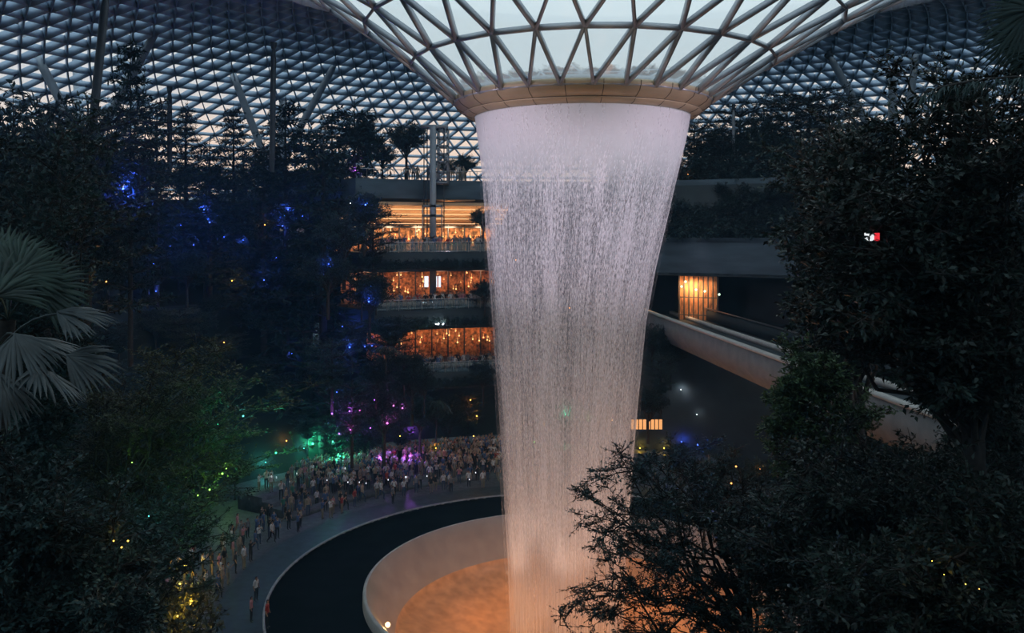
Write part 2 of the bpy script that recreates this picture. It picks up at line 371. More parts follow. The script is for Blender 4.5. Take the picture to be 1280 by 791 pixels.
def mist(name, prof, dens, col, root, rmax, z0, z1, label=None):
    mb = MB(); lathe(mb, prof, (0, 0), 32); o = mb.build(name, [], None)
    m = bpy.data.materials.new(name); m.use_nodes = True; n = m.node_tree.nodes; l = m.node_tree.links; n.clear()
    out = n.new('ShaderNodeOutputMaterial'); v = n.new('ShaderNodeVolumeScatter'); v.inputs['Color'].default_value = (*col, 1); v.inputs['Anisotropy'].default_value = .1
    tc_ = n.new('ShaderNodeTexCoord'); sp = n.new('ShaderNodeSeparateXYZ'); l.new(tc_.outputs['Object'], sp.inputs[0])
    cb = n.new('ShaderNodeCombineXYZ'); l.new(sp.outputs[0], cb.inputs[0]); l.new(sp.outputs[1], cb.inputs[1])
    le = n.new('ShaderNodeVectorMath'); le.operation = 'LENGTH'; l.new(cb.outputs[0], le.inputs[0])
    def mr(src, a, b, c, d, sm_=True):
        x = n.new('ShaderNodeMapRange'); x.interpolation_type = 'SMOOTHSTEP' if sm_ else 'LINEAR'; l.new(src, x.inputs[0])
        for i_, q in enumerate((a, b, c, d)): x.inputs[i_ + 1].default_value = q
        return x.outputs[0]
    rl = mr(sp.outputs[2], z0, z1, rmax, 4.6, False)
    dv = n.new('ShaderNodeMath'); dv.operation = 'DIVIDE'; l.new(le.outputs['Value'], dv.inputs[0]); l.new(rl, dv.inputs[1])
    a_ = mr(dv.outputs[0], .45, 1.0, 1, 0); b_ = mr(sp.outputs[2], z0, z1, dens, 0)
    ml = n.new('ShaderNodeMath'); ml.operation = 'MULTIPLY'; l.new(a_, ml.inputs[0]); l.new(b_, ml.inputs[1])
    l.new(ml.outputs[0], v.inputs['Density']); l.new(v.outputs[0], out.inputs['Volume']); o.data.materials.append(m)
    o.location = (CX - 1.0, CY, 0); o.parent = root; o.matrix_parent_inverse = Matrix.Translation(-root.location)
    if label: o['label'] = label
    return o
mist('mist', [(.01, 22), (5.2, 21.5), (6.2, 8), (7.2, 0), (7.2, -3.2), (.01, -3.3)], .066, (.97, .95, .95), wf, 7.2, -4, 21, 'soft spray drifting around the foot of the falls')

m = MB(); box(m, (-75, -6, -6), (85, 190, 58)); hz = m.build('haze', [], label='faint blue evening haze filling the hall', cat='haze', kind='stuff')
mm_ = bpy.data.materials.new('evening_haze'); mm_.use_nodes = True; n_ = mm_.node_tree.nodes; n_.clear(); o_ = n_.new('ShaderNodeOutputMaterial'); v_ = n_.new('ShaderNodeVolumeScatter')
v_.inputs['Color'].default_value = (.24, .60, 1., 1); v_.inputs['Density'].default_value = HAZE; v_.inputs['Anisotropy'].default_value = .2
mm_.node_tree.links.new(v_.outputs[0], o_.inputs['Volume']); hz.data.materials.append(mm_)

# ------------------------------------------------------------------ pool: bowl, black moat, kerb, paving
bowl = empty('fountain_bowl', (CX, CY, 0), label='wide round catch bowl glowing amber below the waterfall', cat='fountain bowl')
m = MB(); lathe(m, [(14.5, .42), (14.25, .2), (13.8, -.5), (13.1, -1.6), (12.6, -2.4)], (CX, CY), 128); relink(m.build('upper_slope', M_bowl, smooth=True), bowl)
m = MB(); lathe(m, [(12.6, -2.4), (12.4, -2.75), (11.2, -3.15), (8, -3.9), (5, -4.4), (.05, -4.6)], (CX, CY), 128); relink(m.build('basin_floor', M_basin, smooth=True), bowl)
m = MB(); lathe(m, [(14.5, .42), (14.62, .44), (14.72, .36), (14.74, -.3)], (CX, CY), 128); relink(m.build('rim', M_conc_l, smooth=True), bowl)
p_ = polar(13.55, 203, -.35); m = MB(); blob(m, p_, .16); relink(m.build('bowl_lamp', emis('amber_lamp', (1., .50, .16), 9)), bowl)
lamp('POINT', 'bowl_lamp_light', p_ + Vector((.25, .1, .35)), (1., .55, .18), 45, size=.15)
for k in range(10):
    lamp('POINT', 'basin_light', polar(7.5, k * 36 + 8, -1.2), (1., .44, .17), 250, size=1.2)
for k in range(6):
    lamp('SPOT', 'bowl_uplight', polar(9.5, k * 60 + 20, -2.2), (1., .68, .52), 2700, polar(3.0, k * 60 + 20, 9), .3, 50, .8)

m = MB(); lathe(m, [(14.6, -.30), (20.8, -.30), (20.8, .06)], (CX, CY), 160); m.build('floor_moat', M_pool, smooth=False, kind='structure')
m = MB(); lathe(m, [(20.8, .02), (20.8, .16), (20.95, .16), (20.95, .02)], (CX, CY), 200); m.build('pool_kerb', M_kerb, label='thin pale kerb line curving around the black pool surround', cat='kerb')
m = MB(); lathe(m, [(23.9, .02), (25.2, .02), (40, .02)], (CX, CY), 128); m.build('floor', M_granite, kind='structure')
m = MB(); lathe(m, [(20.9, .02), (23.9, .02)], (CX, CY), 128); m.build('floor_apron', mat('dark_apron_stone', (.035, .06, .07), .5, var=.3, scale=1.5), kind='structure')
m = MB(); lathe(m, [(23.9, .03), (24.1, .05), (24.3, .03)], (CX, CY), 128); m.build('trim_paving', mat('dark_paving_band', (.06, .07, .085), .5), kind='structure')

# ------------------------------------------------------------------ hillside terrain
def sm(x, a, b): t = min(1, max(0, (x - a) / (b - a))); return t * t * (3 - 2 * t)
def H(x, y):
    dx, dy = x - CX, y - CY; r = math.hypot(dx, dy); az = math.degrees(math.atan2(dy, dx)) % 360
    r0 = 30.5 + 7 * sm(az, 100, 128) * (1 - sm(az, 150, 176))
    if r < r0: return 0.0
    slope = .74 + .42 * sm(az, 100, 124) * (1 - sm(az, 160, 190)); h = (r - r0) * slope
    step = 5.4; q = h / step; fr = q - math.floor(q)
    h = step * (math.floor(q) + sm(fr, .45, .95))        # planted terraces
    cap = 28.0
    if 225 < az < 315: cap = 22.2 if r < 66 else 28
    return min(h, cap)
mb = MB(); na, rs = 220, np.concatenate([np.linspace(29, 72, 60), [80, 95, 108]])
A0, A1 = 124.5, 400.0
azs = np.linspace(A0, A1, na)
V = [(CX + r * math.cos(R(a)), CY + r * math.sin(R(a)), H(CX + r * math.cos(R(a)), CY + r * math.sin(R(a))) - .02 + .0) for a in azs for r in rs]
k = len(rs); mb.add(V, np.array([(i * k + j, i * k + j + 1, (i + 1) * k + j + 1, (i + 1) * k + j) for i in range(na - 1) for j in range(k - 1)]))
mb.build('terrain', M_soil, kind='structure')

# steps where the crowd stands behind the pool
STEPS = [(26.5, .35), (27.7, .7), (28.9, 1.05), (30.1, 1.4)]
def ground(r, az):
    z = .03
    if 60 < az % 360 < 150:
        for rr, zz in STEPS:
            if r > rr: z = zz
    return z
for rr, zz in STEPS:
    m = MB(); arc_block(m, rr, 32.2 if zz < 1.3 else 33, .02, zz, 60, 150, 64); m.build('floor_step', M_granite, kind='structure')

# ------------------------------------------------------------------ terraced building behind the falls
OPEN = (78, 124.6); CLOSED = (38, 77)
def arcobj(name, r0, r1, z0, z1, a0, a1, mt, n=48, **kw):
    m = MB(); arc_block(m, r0, r1, z0, z1, a0, a1, n); return m.build(name, mt, **kw)
LEV = [(22.0, 20.1), (16.2, 14.2), (9.7, 8.0)]
for top, bot in LEV:
    arcobj('floor_terrace', 32.2, 45, bot, top, *OPEN, M_dark, kind='structure')
arcobj('floor_deck', 36, 104, 27.6, 29.6, 38, 125, M_blue, 64, kind='structure')
arcobj('wall_back', 45, 45.6, 0, 27.6, *OPEN, M_dark, kind='structure')
# right hand closed side of the building
arcobj('wall_right', 33, 34, 19.7, 23.4, *CLOSED, M_blue, kind='structure')
arcobj('wall_right', 35.4, 36, 23.0, 29.0, *CLOSED, M_dark, kind='structure')
arcobj('floor_planter', 33, 36, 23.0, 23.5, *CLOSED, M_blue, kind='structure')
arcobj('wall_right', 33, 34, 0, 13.5, *CLOSED, M_dark, kind='structure')
arcobj('wall_right', 41, 42, 13, 20, *CLOSED, M_dark, kind='structure')
arcobj('floor_platform', 33, 42, 13.2, 14.2, *CLOSED, M_dark, kind='structure')
arcobj('ceiling_platform', 33, 42, 19.6, 19.9, *CLOSED, M_dark, kind='structure')

# balustrades and planters
m = MB(); frust(m, [(0, 0, 0)], [(0, 0, 1)], .028, .028, 4); BAL = m.mesh('baluster', M_rail)
def child(name, me, root, loc, sc=(1, 1, 1), rz=0):
    o = bpy.data.objects.new(name, me); COL.objects.link(o); o.parent = root; o.location = Vector(loc) - root.location; o.scale = sc; o.rotation_euler = (0, 0, rz); return o
def baluster(p, h, t): child('baluster', BAL, t, p, (1, 1, h))
TN = {22.0: 'upper', 16.2: 'middle', 9.7: 'lower'}
for top, bot in LEV:
    t = empty('balustrade', (CX, CY + 32, top), label=f'glass balustrade with metal handrail in front of the crowd on the {TN[top]} terrace', cat='balustrade')
    m = MB(); arc_block(m, 32.35, 32.38, top + .02, top + 1.02, 88, 124, 48); relink(m.build('glass_panel', glass('balustrade_glass', (.7, .8, .85), .08)), t)
    m = MB(); lathe(m, [(32.33, top + 1.02), (32.40, top + 1.02), (32.40, top + 1.08), (32.33, top + 1.08), (32.33, top + 1.02)], (CX, CY), 48, 88, 124); relink(m.build('handrail', M_rail), t)
    for az in np.arange(100, 124, 2.2):
        baluster(polar(32.37, az, top), 1.05, t)
t = empty('balustrade', (CX, CY + 36, 29.6), label='thin railing along the park deck above the orange ceiling', cat='balustrade')
m = MB(); lathe(m, [(36.3, 30.6), (36.36, 30.6), (36.36, 30.66), (36.3, 30.66), (36.3, 30.6)], (CX, CY), 48, 80, 124); relink(m.build('handrail', M_rail), t)
for az in np.arange(100, 124, 1.2):
    baluster(polar(36.33, az, 29.6), 1.0, t)

# orange wooden soffit on the upper terrace
t = empty('soffit', (CX, CY + 36, 26), label='curved orange timber ceiling with glowing light strips over the upper terrace', cat='ceiling panel')
zz = [26.9, 26.45, 25.95, 25.5, 24.95]; rr = [36.2, 37.6, 39.2, 40.9, 42.6]
for k in range(4):
    m = MB(); lathe(m, [(rr[k], zz[k]), (rr[k + 1] - .15, zz[k + 1] + .12), (rr[k + 1] - .15, zz[k + 1] + .35), (rr[k], zz[k] + .35), (rr[k], zz[k])], (CX, CY), 40, 98, 124)
    relink(m.build('timber_panel', M_wood), t)
    m = MB(); lathe(m, [(rr[k + 1] - .13, zz[k + 1] + .12), (rr[k + 1] + .0, zz[k + 1] + .05), (rr[k + 1] + .0, zz[k + 1] + .2), (rr[k + 1] - .13, zz[k + 1] + .2)], (CX, CY), 40, 98, 124)
    relink(m.build('light_strip', M_strip), t)
for az in (101, 106, 111, 116, 121):
    lamp('AREA', 'soffit_wash_light', polar(38.0, az, 23.2), (1., .60, .32), 90, polar(39.5, az, 30), 1.4)
t = empty('soffit', (CX, CY + 37, 27.4), label='narrow orange underside of the deck edge beside the waterfall', cat='ceiling panel')
m = MB(); arc_block(m, 36.1, 39, 27.45, 27.58, 104, 112, 12); relink(m.build('timber_panel', M_wood), t)
lamp('AREA', 'deck_edge_light', polar(37.5, 108, 26.95), (1., .5, .2), 14, polar(37.5, 108, 30), .8)

# shops behind the terraces
rng = np.random.default_rng(3)
GOODS = []
for prf in ([(.01, 0), (.5, 0), (.62, .5), (.35, .9), (.4, 1), (.01, 1)], [(.01, 0), (.7, .02), (.7, .25), (.2, .3), (.2, .8), (.6, .85), (.6, 1), (.01, 1)], [(.01, 0), (.35, 0), (.5, .3), (.28, .6), (.22, .75), (.3, .9), (.01, 1)]):
    m = MB(); lathe(m, prf, (0, 0), 8); GOODS.append(m.mesh('display_goods', M_shopstuff, True))
m = MB(); blob(m, (0, 0, 0), .09, 6, 4); frust(m, [(0, 0, .07)], [(0, 0, .5)], .012, .012, 3); PEND = m.mesh('pendant_lamp', M_warm_l)
def shop(z0, h, a0, a1, label, e, col, wl):
    r = 41.5; t = empty('shopfront', polar(r, (a0 + a1) / 2, z0), label=label, cat='shopfront')
    m = MB(); arc_block(m, r + 1.5, r + 1.6, z0, z0 + h, a0, a1, 16); relink(m.build('back_wall', M_shop), t)
    for az in np.arange(a0, a1, 2.6):
        p = polar(r, az, z0); m = MB(); frust(m, [p], [(p.x, p.y, z0 + h)], .08, .08, 4); relink(m.build('mullion', M_darksteel), t)
    m = MB(); arc_block(m, r - .1, r + .1, z0 + h - .35, z0 + h - .1, a0, a1, 16); relink(m.build('window_head', M_darksteel), t)
    for i in range(44):
        az = rng.uniform(a0 + .5, a1 - .5); zc = z0 + rng.uniform(.05, h * .5); s_ = rng.uniform(.15, .5)
        child('display_goods', GOODS[i % 3], t, polar(r + rng.uniform(.2, 1.1), az, zc), (s_, s_ * .6, s_ * rng.uniform(.8, 2.4)), R(az + 90))
    for i in range(wl):
        child('pendant_lamp', PEND, t, polar(r + rng.uniform(-.4, .8), rng.uniform(a0 + .3, a1 - .3), z0 + rng.uniform(h * .3, h * .85)), (rng.uniform(.5, 1.1),) * 3)
    n = max(2, int((a1 - a0) / 5))
    for i in range(n):
        az = a0 + (i + .5) * (a1 - a0) / n
        lamp('AREA', 'shop_light', polar(r - .6, az, z0 + h - .5), col, e, polar(r + 1.2, az, z0 + h * .35), 1.2)
shop(22, 2.9, 99, 124, 'bright gold lit shopfront behind the crowd on the upper terrace', 130, (1., .62, .34), 30)
shop(16.2, 3.8, 99, 123, 'orange lit shopfront behind the crowd on the middle terrace', 62, (1., .42, .22), 46)
shop(9.7, 4.4, 99, 119, 'amber lit shopfront behind the crowd on the lower terrace', 55, (1., .42, .18), 34)
# white posters in the middle shop
for i, (px, wd) in enumerate(((533, 5), (545, 3), (549.5, 3))):
    c = at(px, 352, 97.5); m = MB(); hw = wd / 2 / F * 97.5
    box(m, (c.x - hw, c.y - .03, c.z - .6), (c.x + hw, c.y + .03, c.z + .6))
    t = m.build('light_box', emis('poster_light', (.75, .85, 1.), 1.3), label=['widest white light box in the middle terrace shop', 'narrow white light box beside the widest one on the middle terrace', 'narrow white light box closest to the falls on the middle terrace'][i], cat='light box')

# station doorway on the right with warm glass wall
t = empty('station_window', at(870, 385, 98), label='warm lit glass wall inside the dark opening above the far end of the bridge', cat='window wall')
m = MB()
c0, c1 = at(848, 345, 91.2), at(896, 345, 89.5)
zt, zb = 19.55, 14.2
m.add([(c0.x, c0.y, zb), (c1.x, c1.y, zb), (c1.x, c1.y, zt), (c0.x, c0.y, zt)], [[0, 1, 2, 3]]); relink(m.build('lit_wall', mat('lit_timber_wall', (.50, .26, .12), .6, var=.6, scale=1.4, stretch=(3, 3, .8))), t)
for k in range(9):
    f = k / 8; p = c0.lerp(c1, f) - Vector((0, .5, 0)); m = MB(); frust(m, [(p.x, p.y, zb)], [(p.x, p.y, zt)], .07, .07, 4); relink(m.build('mullion', M_darksteel), t)
for z in (15.6, 17.4): m = MB(); frust(m, [(c0.x, c0.y - .5, z)], [(c1.x, c1.y - .5, z)], .05, .05, 4); relink(m.build('transom', M_darksteel), t)
for px, py in ((870, 362), (881, 364), (899, 368), (857, 352), (852, 358)):
    m = MB(); blob(m, at(px, py, 88), .12, 6, 4); relink(m.build('station_lamp', emis('greenwhite_lamp', (.7, 1., .8), 2)), t)
for f in (.15, .38, .7): lamp('AREA', 'station_light', c0.lerp(c1, f) + Vector((0, -1.3, 3.9 - 4.0 + (zt - 19.55))) - Vector((0, 0, c0.z - 18.8)) , (1., .52, .22), [150, 90, 30][int(f * 3)], c0.lerp(c1, f) + Vector((0, .5, -3)), 1.0)

# ------------------------------------------------------------------ skytrain bridge
br = empty('bridge', (16.5, 60, 16), label='long concrete guideway bridge crossing from the dark opening down to the lower right', cat='bridge')
def bx_(y): return 14.25 + (86 - y) * .0915       # x of the near edge
def strip(name, prof, mt, y0=10, y1=97, lab=None):  # prof: offsets (dx, z) swept along the bridge
    mb = MB(); ys = np.linspace(y0, y1, 30); k = len(prof)
    V = [(bx_(y) + dx, y, z) for y in ys for dx, z in prof]
    Fc = [(i * k + j, i * k + (j + 1) % k, (i + 1) * k + (j + 1) % k, (i + 1) * k + j) for i in range(29) for j in range(k)]
    mb.add(V, np.array(Fc)); 
    o = mb.build(name, mt); relink(o, br)
    if lab: o['label'] = lab
    return o
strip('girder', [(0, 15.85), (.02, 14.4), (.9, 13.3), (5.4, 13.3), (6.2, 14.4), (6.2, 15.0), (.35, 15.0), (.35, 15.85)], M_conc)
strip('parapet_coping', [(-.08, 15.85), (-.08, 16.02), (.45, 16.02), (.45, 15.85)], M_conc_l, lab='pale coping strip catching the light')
strip('deck', [(.35, 15.0), (5.95, 15.0), (5.95, 15.05), (.35, 15.05)], M_dark)
strip('track_plinth', [(1.6, 15.05), (1.9, 15.05), (1.9, 15.35), (1.6, 15.35)], M_darksteel)
strip('track_plinth', [(4.1, 15.05), (4.45, 15.05), (4.45, 15.4), (4.1, 15.4)], M_conc_l)
strip('far_parapet', [(5.95, 15.0), (6.2, 15.0), (6.2, 16.1), (5.95, 16.1)], M_dark)
strip('far_handrail', [(5.9, 16.25), (6.05, 16.25), (6.05, 16.35), (5.9, 16.35)], M_rail)

# ------------------------------------------------------------------ lift tower
LX, LY = at(541, 300, 92).x, 92.0
lt = empty('lift_tower', (LX, LY, 22), label='slender grey steel lift tower rising in front of the orange ceiling', cat='lift tower')
def lz(py): return CZ + (HY - py) / F * LY
def lx(px): return (px - 640) / F * LY
m = MB(); box(m, (lx(537.5), LY - .3, 16.3), (lx(545), LY + .3, lz(157))); relink(m.build('column', M_strut), lt)
m = MB()
for px in (547, 559): box(m, (lx(px) - .08, LY + .1, lz(230)), (lx(px) + .08, LY + .3, lz(160)))
for px in (547, 559): box(m, (lx(px) - .08, LY + 1.8, lz(230)), (lx(px) + .08, LY + 2.0, lz(160)))
for py in (162, 172, 182, 192, 202, 215, 229):
    box(m, (lx(545), LY + .1, lz(py) - .09), (lx(560), LY + .25, lz(py) + .09)); box(m, (lx(545), LY + 1.8, lz(py) - .09), (lx(560), LY + 1.95, lz(py) + .09))
for i, (p0, p1) in enumerate(((162, 182), (182, 202), (202, 229))):
    a_, b_ = (547, 559) if i % 2 else (559, 547)
    frust(m, [(lx(a_), LY + .18, lz(p0))], [(lx(b_), LY + .18, lz(p1))], .06, .06, 4)
relink(m.build('lattice_cage', M_strut), lt)
m = MB(); box(m, (lx(526), LY - .2, lz(160)), (lx(560), LY + .2, lz(156))); relink(m.build('head_beam', M_strut), lt)
m = MB(); box(m, (lx(545), LY - .1, lz(229.5)), (lx(559), LY + 2, lz(227))); relink(m.build('cage_floor', M_strut), lt)
for px in (530, 534, 555): m = MB(); box(m, (lx(px) - .05, LY - .05, 22), (lx(px) + .05, LY + .05, lz(160))); relink(m.build('guide_rail', M_darksteel), lt)
m = MB()
for (a_, b_) in ((256, 259), (268, 271), (296, 300)): box(m, (lx(528), LY - .3, lz(b_)), (lx(553), LY + 1.2, lz(a_)))
for px in (528.5, 552.5): box(m, (lx(px) - .06, LY - .3, lz(300)), (lx(px) + .06, LY - .18, lz(256)))
relink(m.build('lift_car_frame', M_strut), lt)

# ------------------------------------------------------------------ roof struts and masts
def strut(pa, pb, ya, yb, ra, name, label, mt=M_strut, cat='strut', group=None):
    a_, b_ = at(*pa, ya), at(*pb, yb); m = MB(); o_ = empty(name, b_, label=label, cat=cat, group=group)
    d = b_ - a_; pts = [a_ + d * t for t in (0, .04, .1, .5, .9, 1)]
    path_tube(m, [tuple(p) for p in pts], [ra * .5, ra * .7, ra, ra * 1.08, ra, ra * .8], 10); o = m.build('shaft', mt, smooth=True); relink(o, o_)
    m = MB(); frust(m, [a_ - d.normalized() * .3], [a_ + d.normalized() * .3], ra * 1.3, ra * .9, 10, cap=True); relink(m.build('pin_head', M_darksteel), o_)
strut((133, -12), (110, 215), 62, 62, .28, 'steel_mast', 'tall dark mast rising past the top edge above the left trees', M_darksteel, 'mast')
strut((210, 12), (112, 190), 98, 92, .42, 'roof_strut', 'slanting pale strut crossing behind the tall dark mast')
strut((26, 30), (95, 165), 96, 90, .42, 'roof_strut', 'grey strut leaning right at the upper left corner behind trees')
strut((94, 42), (101, 175), 112, 104, .5, 'roof_strut', 'short pale upright strut between the corner strut and the dark mast')
strut((284, 74), (338, 215), 112, 104, .42, 'roof_strut', 'strut leaning right with its foot beside the slim dark mast')
strut((421, 76), (350, 205), 114, 104, .42, 'roof_strut', 'strut leaning left above the conifers right of the slim dark mast')
strut((355, 92), (352, 200), 122, 110, .5, 'roof_strut', 'pale upright strut just behind the slim dark mast')
strut((342, 57), (340, 215), 86, 86, .26, 'steel_mast', 'slim dark mast standing between two leaning struts', M_darksteel, 'mast')
strut((212, 112), (212, 215), 92, 92, .24, 'steel_mast', 'short dark mast among the skyline conifers', M_darksteel, 'mast')
strut((1037, 70), (1095, 175), 112, 104, .46, 'roof_strut', 'pale strut leaning right above the right hand treetops')
strut((1116, 80), (1115, 190), 118, 112, .5, 'roof_strut', 'upright pale strut beyond the right hand treetops')
strut((1147, 52), (1132, 170), 112, 104, .42, 'roof_strut', 'dim strut leaning left at the upper right behind leaves')
strut((917, 134), (917, 236), 98, 98, .16, 'steel_mast', 'thin grey pole in front of the dark trees right of the falls', M_strut, 'mast')

# ------------------------------------------------------------------ vegetation engine
def leaves(mb, P, D, size, aspect, rs, spread, mi=0):
    k = len(P); D = nrm(D); up = nrm(np.array([0, 0, 1.]) + rs.normal(0, spread, (k, 3)))
    s = nrm(np.cross(D, up)); L = size * rs.uniform(.6, 1.25, (k, 1)); n_ = np.cross(s, D)
    vs = np.stack([P, P + D * L * .45 + s * L * aspect / 2 + n_ * L * .05, P + D * L - n_ * L * .12, P + D * L * .45 - s * L * aspect / 2 + n_ * L * .05], 1)
    mb.add(vs.reshape(-1, 3), (np.arange(k)[:, None] * 4 + np.arange(4)[None]), mi)
def limbs(rs, wood, leaf, A, T, r0, ntw, tl, nlf, size, aspect=.45, spread=.45, arch=.15, s0=.3, twig_flat=.5, wob=.06, sides=4, back=0.0):
    """limbs from A to T, each with twigs, each twig with leaves"""
    A = np.asarray(A, float); T = np.asarray(T, float); k = len(A); K = 7; s = np.linspace(0, 1, K)
    D = T - A; Ln = np.linalg.norm(D, axis=1, keepdims=True)
    pts = A[:, None] + D[:, None] * s[None, :, None] + np.array([0, 0, 1.]) * (arch * Ln[:, None] * np.sin(s * math.pi)[None, :, None])
    nz = rs.normal(0, 1, (k, K, 3)) * wob * Ln[:, None]; nz[:, 0] = 0; nz[:, -1] = 0; pts = pts + nz * np.sin(s * math.pi)[None, :, None]
    rad = np.broadcast_to(np.asarray(r0, float).reshape(-1, 1), (k, 1)) * (1 - .85 * s)[None]
    frust(wood, pts[:, :-1].reshape(-1, 3), pts[:, 1:].reshape(-1, 3), rad[:, :-1].ravel(), rad[:, 1:].ravel(), sides)
    u = rs.uniform(s0, 1, (k, ntw)) * (K - 1); i = np.minimum(u.astype(int), K - 2); f = (u - i)[..., None]
    kk = np.arange(k)[:, None]; B = (pts[kk, i] * (1 - f) + pts[kk, i + 1] * f).reshape(-1, 3)
    ld = nrm(np.repeat(D, ntw, 0)); rd = rs.normal(0, 1, (k * ntw, 3)) * [1, 1, twig_flat]
    td = nrm(ld * .7 + nrm(rd)); tL = tl * rs.uniform(.5, 1.2, (k * ntw, 1)); E = B + td * tL
    frust(wood, B, E, .012 + .1 * np.mean(rad) * .3, .004, 3)
    v = rs.uniform(.1, 1.05, (k * ntw, nlf, 1)); LP = (B[:, None] + (E - B)[:, None] * v).reshape(-1, 3)
    ldv = nrm(np.repeat(td, nlf, 0) * .7 + rs.normal(0, .6, (k * ntw * nlf, 3)) * [1, 1, .6]); LP = LP + rs.normal(0, .02, LP.shape)
    leaves(leaf, LP, ldv, size, aspect, rs, spread)
def tree_mesh(seed, kind, h, cr, **kw):
    rs = np.random.default_rng(seed); wood, leaf = MB(), MB()
    if kind == 'conifer':
        nw = kw.get('nw', 15); A = []; T = []
        for i in range(nw):
            f = i / nw; z = h * (.18 + .80 * f); rr_ = cr * (1 - f) ** .8 * rs.uniform(.8, 1.1) + .15; n_ = 7 if f < .8 else 5
            for j in range(n_):
                a = j * 2 * math.pi / n_ + i * .5 + rs.uniform(-.2, .2); q = rr_ * rs.uniform(.7, 1.1)
                A.append((0, 0, z)); T.append((q * math.cos(a), q * math.sin(a), z + q * .12))
        frust(wood, [(0, 0, 0), (0, 0, h * .5)], [(0, 0, h * .5), (0, 0, h)], [.14, .09], [.09, .01], 6)
        limbs(rs, wood, leaf, A, T, .03, 7, .42, 7, .22, .28, .5, .02, .15, .35, .02, 3)
    elif kind == 'tiered':
        A = []; T = []; nt_ = kw.get('nt', 5)
        for i in range(nt_):
            f = (i + .6) / nt_; z = h * (.35 + .62 * f); rr_ = cr * math.sin(math.pi * min(.98, .28 + .68 * (1 - f * .75))) ; n_ = 9
            for j in range(n_):
                a = j * 2 * math.pi / n_ + i + rs.uniform(-.25, .25); q = rr_ * rs.uniform(.55, 1.1)
                A.append((0, 0, z - .5)); T.append((q * math.cos(a), q * math.sin(a), z + rs.uniform(-.1, .25)))
        frust(wood, [(0, 0, 0), (0, 0, h * .5)], [(0, 0, h * .5), (0, 0, h * .97)], [.16, .11], [.11, .03], 6)
        limbs(rs, wood, leaf, A, T, .06, 26, .55, 9, .13, .5, .30, .05, .25, .12, .03, 4)
    elif kind == 'broad':
        k = kw.get('nl', 46); d = nrm(rs.normal(0, 1, (k, 3))); d[:, 2] = np.abs(d[:, 2]) * 1.1 - .35
        T = np.array([0, 0, h * .62]) + d * [cr, cr, h * .36] * rs.uniform(.6, 1, (k, 1)) ; A = np.stack([np.zeros(k), np.zeros(k), h * rs.uniform(.3, .6, k)], 1)
        frust(wood, [(0, 0, 0), (0, 0, h * .35)], [(0, 0, h * .35), (0, 0, h * .7)], [.18, .13], [.13, .05], 6)
        limbs(rs, wood, leaf, A, T, .07, 26, .6, 9, .17, .45, .5, .1, .3, .5, .05, 4)
    elif kind == 'shrub':
        k = 34; d = nrm(rs.normal(0, 1, (k, 3))); d[:, 2] = np.abs(d[:, 2])
        T = d * [cr, cr, h] * rs.uniform(.6, 1, (k, 1)); A = np.zeros((k, 3))
        limbs(rs, wood, leaf, A, T, .03, 12, .3, 7, .12, .5, .5, .1, .2, .6, .05, 3)
    elif kind == 'palm':
        nf = 16; frust(wood, [(0, 0, 0), (.1, 0, h * .5)], [(.1, 0, h * .5), (0, 0, h)], [.16, .12], [.12, .10], 7)
        for j in range(nf):
            a = j * 2.4; L = cr * rs.uniform(.85, 1.1); el = rs.uniform(.2, 1.1); n_ = 10; s = np.linspace(0, 1, n_)
            x = L * s * math.cos(el * .7); z = h + L * (s * math.sin(el) - s * s * 1.0)
            P = np.stack([x * math.cos(a), x * math.sin(a), z], 1); frust(wood, P[:-1], P[1:], .025, .015, 3)
            Q = P[np.minimum((rs.uniform(.12, 1, 90) * (n_ - 1)).astype(int), n_ - 2)]; Q = Q + (P[1] - P[0]) * rs.uniform(0, 1, (90, 1)) * 0
            f_ = rs.uniform(.12, 1, 90) * (n_ - 1.001); i_ = f_.astype(int); fr = (f_ - i_)[:, None]; Q = P[i_] * (1 - fr) + P[i_ + 1] * fr
            sd = np.where(rs.random(90) < .5, -1., 1.)[:, None]; tang = nrm(P[i_ + 1] - P[i_]); side = np.array([-math.sin(a), math.cos(a), 0]) * sd
            leaves(leaf, Q, side + tang * .6 + [0, 0, -.35], .62, .10, rs, .2)
    return wood, leaf
PROTO = {}
def proto(key, seed, kind, h, cr, lm, **kw):
    wd, lf = tree_mesh(seed, kind, h, cr, **kw)
    PROTO[key] = dict(h=h, cr=cr, wood=wd.mesh('trunk', M_bark), leaf=lf.mesh('foliage', lm))
proto('conifer0', 1, 'conifer', 8, 1.7, M_neb); proto('conifer1', 2, 'conifer', 9.5, 1.9, M_neb, nw=17)
proto('tiered0', 3, 'tiered', 6.5, 3.0, M_leaf); proto('tiered1', 4, 'tiered', 7.5, 3.4, M_leaf, nt=6)
proto('broad0', 5, 'broad', 6.5, 2.7, M_leaf); proto('broad1', 6, 'broad', 7.5, 2.9, M_leaf, nl=52); proto('broad2', 16, 'broad', 7, 3.0, M_leaf2)
proto('tieredo', 8, 'tiered', 6.5, 3.2, M_leaf2)
proto('shrub0', 9, 'shrub', 1.3, 1.3, M_leaf); proto('shrub1', 10, 'shrub', 1.0, 1.5, M_leaf2)
proto('palm0', 11, 'palm', 5, 2.8, M_palm)
PNAME = {'conifer': 'conifer', 'tiered': 'tiered_tree', 'broad': 'broadleaf_tree', 'shrub': 'shrub', 'palm': 'palm_tree'}
PCAT = {'conifer': 'tree', 'tiered': 'tree', 'broad': 'tree', 'shrub': 'shrub', 'palm': 'palm tree'}
